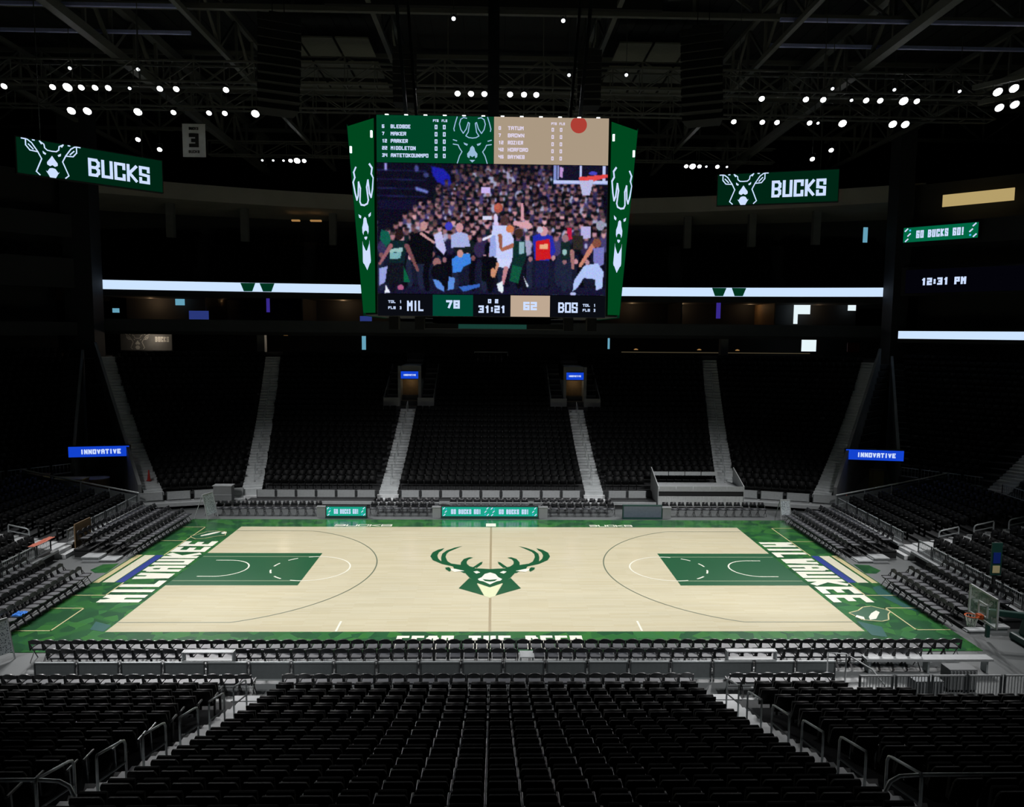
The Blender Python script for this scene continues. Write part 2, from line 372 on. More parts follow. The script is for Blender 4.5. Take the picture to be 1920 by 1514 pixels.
for s in (-1, 1):
    b = MB(); h = -s*12.73; al = math.asin(6.71/7.24); a = 0 if s > 0 else math.pi
    arc(b, h, 0, 7.24, a-al, a+al, .06, .004, n=80)
    for t in (-1, 1): rect(b, -s*14.3, t*6.71-.03, h+s*2.72, t*6.71+.03, .004)
    b.build('three_point_line', M['line_dark'], court)
b = MB(); rect(b, -.05, -7.6, .05, -4.05, .004); rect(b, -.05, -.1, .05, 7.6, .004)
b.build('halfway_line', mat('halfway_line_paint', srgb(165, 150, 118), .3, var=.05), court)
LOGO = {'A': [(-2.4, 3.35), (-2.7, 3.07), (-2.95, 2.58), (-3.01, 1.91), (-2.84, 1.27), (-2.34, 0.64), (-1.71, 0.22), (-1.32, -0.19), (-1.34, 0.28), (-1.85, 0.65), (-2.14, 1.02), (-2.41, 1.08), (-2.59, 1.52), (-2.67, 2.05), (-2.63, 2.58), (-2.49, 2.93)],
'B': [(-1.48, 3.74), (-1.88, 3.42), (-2.25, 2.93), (-2.44, 2.38), (-2.46, 1.78), (-2.4, 1.02), (-2.11, 0.65), (-1.81, 0.58), (-2.1, 1.08), (-2.24, 1.79), (-2.23, 2.32), (-2.12, 2.72), (-1.86, 3.14)],
'C': [(-0.86, 1.69), (-1.05, 1.76), (-1.31, 1.47), (-1.44, 0.9), (-1.42, 0.34), (-1.8, 0.46), (-1.32, -0.19), (-0.73, -0.19), (-0.74, 0.1), (-0.97, 0.28), (-1.13, 0.65), (-1.16, 1.02), (-1.08, 1.4)],
'D': [(-0.37, 1.02), (-0.49, 0.92), (-0.82, 0.16), (-0.63, 0.05), (-0.41, 0.65)],
'E': [(-1.49, 0.28), (-0.74, -0.01), (0, -0.13), (0, -2.7), (-0.55, -2.14), (-0.95, -1.38), (-1.15, -0.77), (-1.32, -0.31)],
'G': [(-1.9, .72), (-1.3, .45), (-.7, .1), (-1.2, -.75), (-1.7, -.1)],
'ear': [(-2.15, 0.1), (-1.97, 0.16), (-1.84, -0.19), (-1.89, -0.54), (-2.1, -0.2)],
'F': [(-0.95, -1.44), (-0.55, -2.08), (-0.58, -2.24), (-0.25, -3.74), (-1.37, -2.83)]}
b = MB()
for i, P in enumerate(LOGO.values()):
    for s in (1, -1): F2(b, T0, [(s*x-.02, y) for x, y in P], .006+.0004*i)
b.build('antlered_head', M['bgreen'], court)
b = MB()
for P in ([(-0.78, -0.54), (-0.62, -0.42), (-0.45, -0.65), (-0.64, -0.83)], [(0, -0.65), (-0.25, -0.88), (-0.38, -1.33), (-0.56, -1.6), (-0.48, -1.82), (-0.3, -1.92), (0, -2.34)],
          [(-1.88, -0.05), (-1.62, -0.14), (-1.2, -0.43), (-1.67, -0.58), (-1.85, -0.31)]):
    for s in (1, -1): F2(b, T0, [(s*x-.02, y) for x, y in P], .012)
b.build('head_highlights', M['line_white'], court)
b = MB()
for s in (1, -1): F2(b, T0, [(s*x-.02, y) for x, y in [(-0.34, -1.62), (0, -1.72), (0, -1.96), (-0.23, -1.88)]], .015)
b.build('mouth', M['bgreen'], court)
b = MB()
for s in (1, -1): F2(b, T0, [(s*x-.02, y) for x, y in [(-0.54, -2.21), (0, -2.72), (0, -4.0), (-0.23, -3.81)]], .006)
b.build('neck_patch', mat('neck_cream', srgb(222, 226, 186), .25, var=.04), court)
TL = frame((-15.39, 0, .003), (0, 1, 0), (-1, 0, 0)); TR = frame((15.39, 0, .003), (0, -1, 0), (1, 0, 0))
for T in (TL, TR):
    b = MB(); text(b, T, 'MILWAUKEE', 0, 0, 1.74, w=9.1, t=.2)
    b.build('city_lettering', M['line_white'], court)
    b = MB()
    for x0, x1, m in ((.94, 1.31, 'navy'), ):
        F2(b, T, [(-2.05, x0), (2.05, x0), (2.05, x1), (-2.05, x1)])
    b.build('blue_stripe', M['navy'], court)
    b = MB(); F2(b, T, [(-2.05, 1.36), (2.05, 1.36), (2.05, 1.88), (-2.05, 1.88)]); b.build('cream_stripe', M['cream'], court)
    b = MB(); F2(b, T, [(-2.1, 2.0), (2.1, 2.0), (2.1, 2.28), (-2.1, 2.28)]); b.build('tan_stripe', M['tan'], court)
    b = MB()
    for P in ([(7.5, 2.3), (7.5, 1.0), (5.2, 1.0), (5.2, 2.3)], [(3.7, 2.3), (3.7, .9), (2.1, .93)], [(-7.5, 2.2), (-7.5, .93), (-4.7, .93), (-4.7, 2.2)], [(-4.7, .93), (-2.1, .93)]):
        if T is TL: P = [(-a, q) for a, q in P]
        stroke(b, T, P, .06)
    b.build('corner_box_line', M['tan'], court)
    b = MB(); O = [(5.1, .1), (5.0, .5), (5.35, .9), (5.6, 1.0), (5.9, .75), (6.5, .45), (6.65, .1), (6.5, -.6), (6.1, -.7), (5.75, -.8), (5.5, -.3)]
    F2(b, T, O, .001); b.build('state_shape', M['bgreen'], court)
    b = MB(); stroke(b, T, O, .05, .003, closed=True); b.build('state_outline', M['tan'], court)
    b = MB(); F2(b, T, [(5.5, .45), (5.7, .5), (6.4, 0), (6.5, -.3), (6.2, -.2), (5.8, .1)], .005); F2(b, T, [(6.2, -.4), (6.5, -.5), (6.2, -.75), (6.0, -.6)], .005)
    b.build('state_emblem', M['line_white'], court)
b = MB(); text(b, T0, 'FEAR THE DEER', 0, -8.62, 1.2, w=6.85, t=.2, dz=.003); b.build('slogan_lettering', M['line_white'], court)
b = MB(); text(b, T0, 'BUCKS', -7.4, 7.95, .42, w=3.3, t=.2, dz=.003); text(b, T0, 'BUCKS', 7.0, 7.95, .42, w=2.5, t=.2, dz=.003)
b.build('sideline_lettering', M['line_white'], court)
b = MB(); rect(b, -.3, 7.75, .28, 8.45, .003); b.build('white_emblem', M['line_white'], court)
TEALM = mat('apron_teal', srgb(36, 90, 84), .25, var=.1)
for P in ([(17.6, -2.4), (17.1, -2.7), (16.9, -3.6), (17.2, -5.3), (17.6, -5.6), (17.4, -4.2)], [(14.5, -6.6), (15.2, -7.2), (14.9, -8.2), (14.4, -8.0)], [(-14.4, -7.0), (-15.2, -6.6), (-15.0, -7.4), (-14.4, -7.6)]):
    b = MB(); F2(b, T0, P, .001); b.build('teal_facet', TEALM, court)
for s in (-1, 1):
    b = MB(); F2(b, T0, [(s*18.75, -.25), (s*18.6, .6), (s*17.9, .75), (s*17.8, -.65), (s*18.3, -.7)], FZ+.004)
    o = b.build('turf_patch', M['apron']); tag(o, ('green floor patch on grey concrete behind left baseline stripes', 'green floor patch on grey concrete behind right baseline stripes')[s > 0], 'floor patch')

# ================================================================== seat + chair prototypes
def arena_seat():
    t = thing('stadium_seat', 'black folding stadium seat', 'seat')
    b = MB()
    n = 6
    prof = []
    for i in range(n+1):
        z = .40+.46*i/n; prof.append((z, -.10-.16*(i/n)))
    for i in range(n):
        (z0, y0), (z1, y1) = prof[i], prof[i+1]
        w0 = .235 if i else .21; w1 = .235 if i < n-1 else .20
        b.hexa([(-w0, y0-.05, z0), (w0, y0-.05, z0), (w0, y0, z0), (-w0, y0, z0), (-w1, y1-.05, z1), (w1, y1-.05, z1), (w1, y1, z1), (-w1, y1, z1)])
    b.build('backrest', M['seat'], t, bevel=.012)
    b = MB(); b.hexa([(-.21, -.13, .42), (.21, -.13, .42), (.21, -.02, .40), (-.21, -.02, .40), (-.20, -.13, .80), (.20, -.13, .80), (.20, -.06, .82), (-.20, -.06, .82)])
    b.build('seat_pan', M['seatcloth'], t, bevel=.02)
    b = MB(); b.box(.243, -.22, .60, .283, .14, .635); b.build('armrest', M['arm'], t, bevel=.01)
    b = MB(); b.bar((.263, -.10, 0), (.263, -.14, .60), .045, .03); b.box(.235, -.24, 0, .29, .02, .015); b.build('leg', M['darkrail'], t)
    return t
def court_chair():
    t = thing('padded_chair', 'black padded chair', 'chair')
    b = MB()
    for i in range(8):
        a0 = -.21+.42*i/8; a1 = -.21+.42*(i+1)/8
        f = lambda a: .84-.09*(abs(a)/.21)**2.6
        g = lambda a: -.21-.035*(1-(a/.21)**2)
        b.hexa([(a0, g(a0)-.04, .665), (a1, g(a1)-.04, .665), (a1, g(a1), .665), (a0, g(a0), .665), (a0, g(a0)-.075, f(a0)), (a1, g(a1)-.075, f(a1)), (a1, g(a1)-.035, f(a1)), (a0, g(a0)-.035, f(a0))])
    b.build('backrest', M['vinyl'], t)
    b = MB(); b.prism([(-.16, -.2), (.16, -.2), (.18, 0), (.165, .17), (.1, .22), (-.1, .22), (-.165, .17), (-.18, 0)], -.48, -.42, Matrix.Rotation(-math.pi/2, 4, 'X')); b.build('seat', M['seatpad'], t, bevel=.012)
    for s in (-1, 1):
        b = MB(); b.bar((s*.215, .20, 0), (s*.215, -.20, .62), .022); b.bar((s*.215, -.24, 0), (s*.215, .14, .44), .022); b.bar((s*.212, -.2, .42), (s*.212, -.26, .78), .034); b.bar((s*.215, -.2, .47), (s*.215, .2, .47), .045)
        b.build('leg', M['tube'], t)
    b = MB(); b.bar((-.215, .1, .2), (.215, .1, .2), .018); b.build('stretcher', M['tube'], t)
    return t
SEAT0 = arena_seat(); CHAIR0 = court_chair()
SV = []; SFc = []; SMi = []
def low_seat():
    b = MB(); b.hexa([(-.235, -.15, .40), (.235, -.15, .40), (.235, -.09, .40), (-.235, -.09, .40), (-.21, -.31, .86), (.21, -.31, .86), (.21, -.26, .86), (-.21, -.26, .86)])
    b.hexa([(-.21, -.13, .42), (.21, -.13, .42), (.21, -.02, .40), (-.21, -.02, .40), (-.20, -.13, .80), (.20, -.13, .80), (.20, -.06, .82), (-.20, -.06, .82)])
    b.cur = 1; b.box(.243, -.22, .60, .283, .14, .635); b.cur = 0; b.box(.25, -.16, 0, .28, -.06, .6)
    return b
def low_chair():
    b = MB(); b.hexa([(-.21, -.27, .58), (.21, -.27, .58), (.21, -.21, .58), (-.21, -.21, .58), (-.16, -.31, .82), (.16, -.31, .82), (.16, -.27, .82), (-.16, -.27, .82)])
    b.cur = 1; b.box(-.205, -.22, .42, .205, .22, .475); b.cur = 0
    for s in (-1, 1): b.bar((s*.215, .20, 0), (s*.215, -.24, .66), .022); b.bar((s*.215, -.24, 0), (s*.215, .14, .44), .022)
    return b
def mass(proto, places, name, mats):
    v = np.array(proto.v); V = []; Fs = []; mi = []
    for k, (x, y, z, rz) in enumerate(places):
        c, s = math.cos(rz), math.sin(rz)
        V.append(np.stack([v[:, 0]*c-v[:, 1]*s+x, v[:, 0]*s+v[:, 1]*c+y, v[:, 2]+z], 1))
    V = np.concatenate(V); nv = len(v); f = np.array(proto.f)
    Fa = (f[None]+(np.arange(len(places))*nv)[:, None, None]).reshape(-1, 4)
    me = bpy.data.meshes.new(name); me.vertices.add(len(V)); me.vertices.foreach_set('co', V.astype(np.float32).ravel())
    me.loops.add(Fa.size); me.loops.foreach_set('vertex_index', Fa.ravel().astype(np.int32))
    me.polygons.add(len(Fa)); me.polygons.foreach_set('loop_start', np.arange(0, Fa.size, 4, dtype=np.int32))
    for m in mats: me.materials.append(m)
    me.polygons.foreach_set('material_index', np.tile(np.array(proto.mi, dtype=np.int32), len(places)))
    me.update(calc_edges=True); me.validate()
    o = bpy.data.objects.new(name, me); C.objects.link(o); return o

# ================================================================== seating tiers
SEATS = []          # (x, y, z, rz, sector, row, index, from-end index)
def lerp(a, b, t): return (a[0]+(b[0]-a[0])*t, a[1]+(b[1]-a[1])*t)
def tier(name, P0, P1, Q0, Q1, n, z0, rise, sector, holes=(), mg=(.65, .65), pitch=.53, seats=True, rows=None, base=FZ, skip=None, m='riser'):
    """rows climb from front edge P0-P1 to back edge Q0-Q1; P0 is on the left of someone sitting facing the floor's far side (any order works)"""
    zs = [z0]
    for k in range(n): zs.append(zs[-1]+rise(k))
    mb = MB()
    for k in range(n):
        a, b_ = lerp(P0, Q0, k/n), lerp(P1, Q1, k/n); c, d = lerp(P0, Q0, (k+1)/n), lerp(P1, Q1, (k+1)/n)
        zb = zs[k-1] if k else base
        segs = [(0, 1)]
        if skip and skip(k):
            segs = skip(k)
        for s0, s1 in segs:
            A, B, Cc, D = lerp(a, b_, s0), lerp(a, b_, s1), lerp(c, d, s1), lerp(c, d, s0)
            lo = base if k == 0 or (skip and skip(k-1) != (skip(k))) else zb
            mb.face([(A[0], A[1], lo), (B[0], B[1], lo), (B[0], B[1], zs[k]), (A[0], A[1], zs[k])])
            mb.face([(A[0], A[1], zs[k]), (B[0], B[1], zs[k]), (Cc[0], Cc[1], zs[k]), (D[0], D[1], zs[k])])
            mb.face([(A[0], A[1], base), (A[0], A[1], zs[k]), (D[0], D[1], zs[k]), (D[0], D[1], base)])
            mb.face([(B[0], B[1], base), (Cc[0], Cc[1], base), (Cc[0], Cc[1], zs[k]), (B[0], B[1], zs[k])])
    mb.face([(Q0[0], Q0[1], base), (Q1[0], Q1[1], base), (Q1[0], Q1[1], zs[n-1]), (Q0[0], Q0[1], zs[n-1])])
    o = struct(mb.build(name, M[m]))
    if seats:
        for k in range(n):
            if rows and k not in rows: continue
            a, b_ = Vector(lerp(P0, Q0, (k+.86)/n)), Vector(lerp(P1, Q1, (k+.86)/n))
            L = (b_-a).length; u = (b_-a)/L; nrm = Vector((u.y, -u.x))      # towards front
            fr_ = Vector(lerp(P0, Q0, k/n)); 
            if (Vector(lerp(P0, Q0, 0))-Vector(lerp(P0, Q0, 1))).dot(nrm) < 0: nrm = -nrm
            rz = math.atan2(-nrm.x, nrm.y)
            cnt = int((L-mg[0]-mg[1])/pitch)
            if cnt < 1: continue
            off = mg[0]+((L-mg[0]-mg[1])-cnt*pitch)/2+pitch/2
            for i in range(cnt):
                p = a+u*(off+i*pitch)+nrm*.26
                if any(h[0] < p.x < h[1] and h[2] < p.y < h[3] for h in holes): continue
                if any(not (s0*L < off+i*pitch < s1*L) for s0, s1 in ([(0, 1)] if not (skip and skip(k)) else [])): continue
                if skip and skip(k) and not any(s0*L+.3 < off+i*pitch < s1*L-.3 for s0, s1 in skip(k)): continue
                SEATS.append((p.x, p.y, zs[k], rz, sector, k, i, cnt-1-i))
    return zs
rn = lambda k: .205+.009*k
rf = lambda k: .22+.0105*k
# near side, the camera stands in its upper rows
YN = -14.95
NR = 18
zn = tier('floor_riser_near', (-6.4, YN), (6.4, YN), (-6.4, YN-.8*NR), (6.4, YN-.8*NR), NR, 0.98, rn, 'near centre', pitch=.52, mg=(.56, .56))
tier('floor_riser_near_left', (-16.2, YN), (-6.4, YN), (-20, YN-.8*NR), (-6.4, YN-.8*NR), NR, 0.98, rn, 'near left', pitch=.52)
tier('floor_riser_near_right', (6.4, YN), (16.2, YN), (6.4, YN-.8*NR), (20, YN-.8*NR), NR, 0.98, rn, 'near right', pitch=.52,
     skip=lambda k: ([(0, .36)] if k == 0 else [(0, .52)] if k == 1 else None))
# far side
YF = 14.0; NF = 24; YB = YF+.8*NF
hole = [(-8.9, -4.7, 25.6, 31.9), (4.7, 8.9, 25.6, 31.9)]
zf = tier('floor_riser_far', (-6.8, YF), (6.8, YF), (-6.8, YB), (6.8, YB), NF, .75, rf, 'far centre', hole)
tier('floor_riser_far_left', (-15.7, YF), (-6.8, YF), (-19.7, YB), (-6.8, YB), NF, .75, rf, 'far left', hole)
tier('floor_riser_far_right', (6.8, YF), (15.7, YF), (6.8, YB), (19.7, YB), NF, .75, rf, 'far right', hole, skip=lambda k: ([(0, .43)] if k < 1 else None))
tier('floor_riser_corner_left', (-21.9, 12.1), (-15.7, 14), (-33, 28.8), (-19.7, YB), NF, .75, rf, 'far left corner', mg=(1.1, .65))
tier('floor_riser_corner_right', (15.7, 14), (21.9, 12.1), (19.7, YB), (33, 28.8), NF, .75, rf, 'far right corner', mg=(.65, 1.1))
for s, nm in ((-1, 'left'), (1, 'right')):
    tier('floor_riser_bend_'+nm, (s*27.9, 15.2), (s*31.6, 11.3), (s*35.5, 31), (s*47, 22), 20, 1.6, lambda k: .28+.0105*k, 'far '+nm+' bend', mg=(.8, 1.0))
    tier('floor_riser_end_upper_'+nm, (s*31.6, 9.6), (s*31.6, -9), (s*47, 20.5), (s*47, -12), 20, 1.6, lambda k: .28+.0105*k, nm+' end upper', mg=(1.0, .6))
    tier('floor_riser_end_'+nm, (s*21.7, 11), (s*21.45, 2.7), (s*29.0, 11.6), (s*29.0, 2.7), 8, .45, lambda k: .15, nm+' end far block', mg=(.5, .3))
    tier('floor_riser_end_near_'+nm, (s*21.4, 1.4), (s*21.05, -8), (s*29.0, 1.4), (s*29.0, -8), 8, .45, lambda k: .15, nm+' end near block', mg=(.3, .4))
# upper tier behind the ribbon
def ybend(x): return 38-4.2*(abs(x)/36.5)**2
UP = [-36.5, -27, -17.5, -8.7, 0, 8.7, 17.5, 27, 36.5]
for a, c in zip(UP[:-1], UP[1:]):
    tier('floor_riser_upper', (a, ybend(a)+.5), (c, ybend(c)+.5), (a*1.1, ybend(a)+9.5), (c*1.1, ybend(c)+9.5), 11, 15.2, lambda k: .52, 'upper', base=14.9, mg=(.5, .5), pitch=.6)
print('seats', len(SEATS))
# ------------------------------------------------------------------ aisle steps
def stairs(name, A, B, w, zs, n, lab=None, k0=0, m='step', lift=0.0, fwd=.02):
    """two steps per tread from A (front) to B (back)"""
    A = Vector(A); B = Vector(B); d = (B-A).normalized(); r = Vector((d.y, -d.x))*w/2; mb = MB(); L = (B-A).length; A = A-d*fwd
    for k in range(k0, n):
        z = zs[k]; zp = zs[k-1] if k else FZ
        for j, (t0, t1, zz) in enumerate(((0, .5, z+.002+lift), (.5, 1, z+(zs[k+1]-z)*.5+lift))):
            a = A+d*(L*(k+t0)/n); b_ = A+d*(L*(k+t1)/n)
            mb.hexa([(*(a-r), z-.3), (*(a+r), z-.3), (*(b_+r), z-.3), (*(b_-r), z-.3), (*(a-r), zz), (*(a+r), zz), (*(b_+r), zz), (*(b_-r), zz)])
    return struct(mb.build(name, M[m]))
for s in (-1, 1):
    stairs('floor_aisle_stairs', (s*6.4, YN), (s*6.4, YN-.8*NR), 1.1, zn, NR)
    mb = MB()
    for i in range(5): mb.box(s*6.4-.75, YN+.05+.3*(4-i)-.0, FZ, s*6.4+.75, YN+.35+.3*(4-i), .2*(i+1))
    struct(mb.build('floor_aisle_landing', M['step']))
    stairs('floor_aisle_stairs', (s*6.8, YF), (s*6.8, YF+.8*15), 1.2, zf[:16], 15, m='step_far_dim')
    stairs('floor_aisle_stairs', (s*15.7, YF), (s*19.7, YB), 1.25, zf, NF, lift=.14, fwd=.2, m='step_far_dim')
    stairs('floor_aisle_stairs', (s*21.4, 12.4), (s*32.4, 29.0), 1.1, zf, NF, lift=.2, fwd=.3, m='step_far_dim')
    ze = [1.6]
    for k in range(20): ze.append(ze[-1]+.28+.0105*k)
    stairs('floor_aisle_stairs', (s*31.7, 10.6), (s*47.2, 21.4), 1.3, ze, 20)
    stairs('floor_aisle_stairs', (s*21.42, 2.05), (s*29.0, 2.05), 1.2, [.45+.15*k for k in range(9)], 8)
    mb = MB()
    for i in range(2): mb.box(s*(20.85+.3*i), 1.5, FZ, s*(21.15+.3*i), 2.6, .18*(i+1))
    struct(mb.build('floor_aisle_landing', M['step']))
    mb = MB()
    for i in range(2): mb.box(s*6.8-.7, YF-.6+.3*i, FZ, s*6.8+.7, YF-.3+.3*i, .3+.22*i)
    mb.box(s*15.9-.7, YF-.6, FZ, s*15.9+.7, YF, .5)
    struct(mb.build('floor_aisle_landing', M['step']))

# ------------------------------------------------------------------ split seats: 300 that show largest are things, the rest one mass
cand = []
for i, q in enumerate(SEATS):
    d = depth_of((q[0], q[1], q[2]+.8))
    if d is None:
        d2 = depth_of((q[0], q[1], q[2]+.3)); 
        if d2 is None: continue
        d = d2
    cand.append((d, i))
cand.sort(); near = set(i for d, i in cand[:300])
ORD = ['first', 'second', 'third', 'fourth', 'fifth', 'sixth', 'seventh', 'eighth', 'ninth', 'tenth', 'eleventh', 'twelfth', 'thirteenth', 'fourteenth', 'fifteenth', 'sixteenth', 'seventeenth', 'eighteenth', 'nineteenth', 'twentieth',
       'twenty-first', 'twenty-second', 'twenty-third', 'twenty-fourth', 'twenty-fifth', 'twenty-sixth', 'twenty-seventh', 'twenty-eighth', 'twenty-ninth', 'thirtieth', 'thirty-first', 'thirty-second', 'thirty-third', 'thirty-fourth', 'thirty-fifth', 'thirty-sixth', 'thirty-seventh', 'thirty-eighth', 'thirty-ninth', 'fortieth']
first = True
for i in sorted(near):
    x, y, z, rz, sec, k, a, e = SEATS[i]
    if sec == 'near centre':
        half = a <= e
        lab = 'black stadium seat, %s from %s aisle, %s row up of near centre block' % (ORD[a if half else e], 'left' if half else 'right', ORD[k])
    elif sec == 'near left': lab = 'black stadium seat, %s left of the left near aisle, %s row up' % (ORD[e], ORD[k])
    else: lab = 'black stadium seat, %s right of the right near aisle, %s row up' % (ORD[a], ORD[k])
    if first: SEAT0.location = (x, y, z); SEAT0.rotation_euler = (0, 0, rz); SEAT0['label'] = lab; SEAT0['group'] = 'black seats of the near stand'; first = False
    else: dup(SEAT0, (x, y, z), rz, lab, 'black seats of the near stand')
rest = [q[:4] for i, q in enumerate(SEATS) if i not in near and (q[1] > -5 or depth_of((q[0], q[1], q[2]+.8)) or q[4].startswith('near') and q[5] < 14)]
o = mass(low_seat(), rest, 'stadium_seats', [M['seat'], M['arm']])
tag(o, 'thousands of empty black folding seats filling the far and side stands', 'seats', kind='stuff')

# ================================================================== courtside chairs
CH = []
def chair_row(xs, y, z, rz, lab, side): 
    for i, x in enumerate(xs): CH.append((x, y, z, rz, lab, i, len(xs)-1-i, side))
X1 = np.arange(-15.3, 16.3, .47)
chair_row(X1, -9.97, FZ, 0, 'near sideline front row', 'x')
chair_row([x for x in np.arange(-14.3, 14.8, .47) if not (1.0 < x < 1.5)], -10.7, FZ, 0, 'near sideline second row', 'x')
chair_row(np.arange(-15.0, -7.2, .47), -12.55, FZ, 0, 'row behind the barrier left of left aisle', 'x')
chair_row(np.arange(-6.1, 6.15, .47), -12.55, FZ, 0, 'row behind the barrier between the aisles', 'x')
chair_row(np.arange(7.7, 10.8, .47), -12.55, FZ, 0, 'row behind the barrier right of right aisle', 'x')
ENDROW = [('front', 17.85, FZ), ('second', 18.65, .12), ('third', 19.45, .26), ('rear', 20.2, .40)]
for s, nm in ((-1, 'left'), (1, 'right')):
    for rnm, x, z in ENDROW:
        rz = math.pi/2 if s > 0 else -math.pi/2
        ys = np.arange(2.1, 9.1, .47); chair_row([(s*x, y) for y in ys], None, z, rz, '%s row of far %s baseline block' % (rnm, nm), 'y')
        ys = np.arange(-2.6, -7.3, -.47) if s > 0 else np.arange(-2.4, -8.2, -.47)
        chair_row([(s*x, y) for y in ys], None, z, rz, '%s row of near %s baseline block' % (rnm, nm), 'y')
for a, c, nm in ((-16.6, -10.6, 'left'), (-7.2, -3.4, 'centre left'), (3.4, 7.7, 'centre right'), (10.8, 16.9, 'right')):
    chair_row(np.arange(a, c, .5), 10.45, FZ, math.pi, 'far sideline %s bench' % nm, 'x')
for a, c in ((-7, -3.3), (-2.4, 2.6), (2.9, 7.7)):
    chair_row(np.arange(a, c, .5), 11.4, FZ, math.pi, 'far sideline rear bench', 'x')
cand = []
for i, q in enumerate(CH):
    x, y = (q[0], q[1]) if q[7] == 'x' else q[0]
    d = depth_of((x, y, .6))
    if d: cand.append((d, i))
cand.sort(); nearc = set(i for d, i in cand[:300]); first = True; restc = []
for i, q in enumerate(CH):
    x, y = (q[0], q[1]) if q[7] == 'x' else q[0]
    x = float(x); y = float(y)
    if i not in nearc:
        if depth_of((x, y, .6)): restc.append((x, y, q[2], q[3]))
        continue
    a, e = q[5], q[6]; half = a <= e
    if q[7] == 'x': lab = 'black padded chair, %s from %s end of %s' % (ORD[a if half else e], 'left' if half else 'right', q[4])
    else:
        far = 'far ' in q[4]
        nr = half          # ys start at the gap in the middle of the baseline
        lab = 'black padded chair, %s from %s end, %s' % (ORD[a if nr else e], 'gap' if nr else 'corner', q[4])
    lab = lab.replace('near sideline front row', 'nearest-court row, near sideline') if False else lab
    g = 'chairs along the near sideline' if q[7] == 'x' else 'chairs on the baseline platforms'
    if first: CHAIR0.location = (x, y, q[2]); CHAIR0.rotation_euler = (0, 0, q[3]); CHAIR0['label'] = lab; CHAIR0['group'] = g; first = False
    else: dup(CHAIR0, (x, y, q[2]), q[3], lab, g)
if restc:
    o = mass(low_chair(), restc, 'sideline_chairs', [M['vinyl'], M['seatpad']])
    tag(o, 'rows of black padded chairs along the far sideline and corners', 'chairs', kind='stuff')
# baseline platforms
for s, nm in ((-1, 'left'), (1, 'right')):
    for (y0, y1, wn) in ((1.7, 9.3, 'far'), (-7.45 if s > 0 else -8.6, -2.2, 'near')):
        t = thing('seating_platform', 'low stepped grey platform under %s %s baseline chairs' % (wn, nm), 'platform', (0, 0, 0))
        for rnm, x, z in ENDROW[1:]:
            b = MB(); b.box(min(s*(x-.42), s*(x+.36)), y0, z-.07, max(s*(x-.42), s*(x+.36)), y1, z); b.build('deck', M['black'], t)
            ye = y0-(.35 if s > 0 and wn == 'near' else .75); b = MB(); b.box(min(s*(x-.40), s*(x+.36)), ye, z-.09, max(s*(x-.5), s*(x+.38)), y0, z-.03); b.box(min(s*(x-.45), s*(x+.33)), ye+.06, FZ, max(s*(x-.45), s*(x+.33)), y0, z-.09)
            if rnm in ('second', 'third'): b.build('end_step', M['pale'], t)
            b = MB(); b.box(min(s*(x-.39), s*(x+.36)), y0+.05, FZ, max(s*(x-.39), s*(x+.38)), y1-.05, z-.07); b.build('skirt', M['black'], t)
# ================================================================== centre-hung scoreboard
SB = thing('centre_scoreboard', 'huge four-sided centre-hung scoreboard with crowd photo, green score strips and tapered corners', 'scoreboard', (0, 0, 11.9))
SB0 = 11.9
ZB, ZT = 11.88-SB0, 19.83-SB0
HX, HY = 4.72, 4.0
KT, KB = 1.34, .6
def ring(k, g=0): 
    a, c = HX-g, HY-g
    return [(-a, -c), (a, -c), (a+k, -c+k), (a+k, c-k), (a, c), (-a, c), (-a-k, c-k), (-a-k, -c+k)]
b = MB(); rb, rt_ = ring(KB, .06), ring(KT, .06)
for i in range(8):
    j = (i+1) % 8
    b.face([(*rb[i], ZB+.02), (*rb[j], ZB+.02), (*rt_[j], ZT-.02), (*rt_[i], ZT-.02)])
b.face([(*p, ZB+.02) for p in reversed(rb)]); b.face([(*p, ZT-.02) for p in rt_])
b.build('housing', M['black'], SB)
def front(sgn):       # frame for the main faces; local x right, y up, origin at bottom centre of the face
    return frame((0, -sgn*HY-sgn*.02, ZB), (sgn, 0, 0), (0, 0, 1))
PW = 9.3; y1s, y2s = .90, 6.09
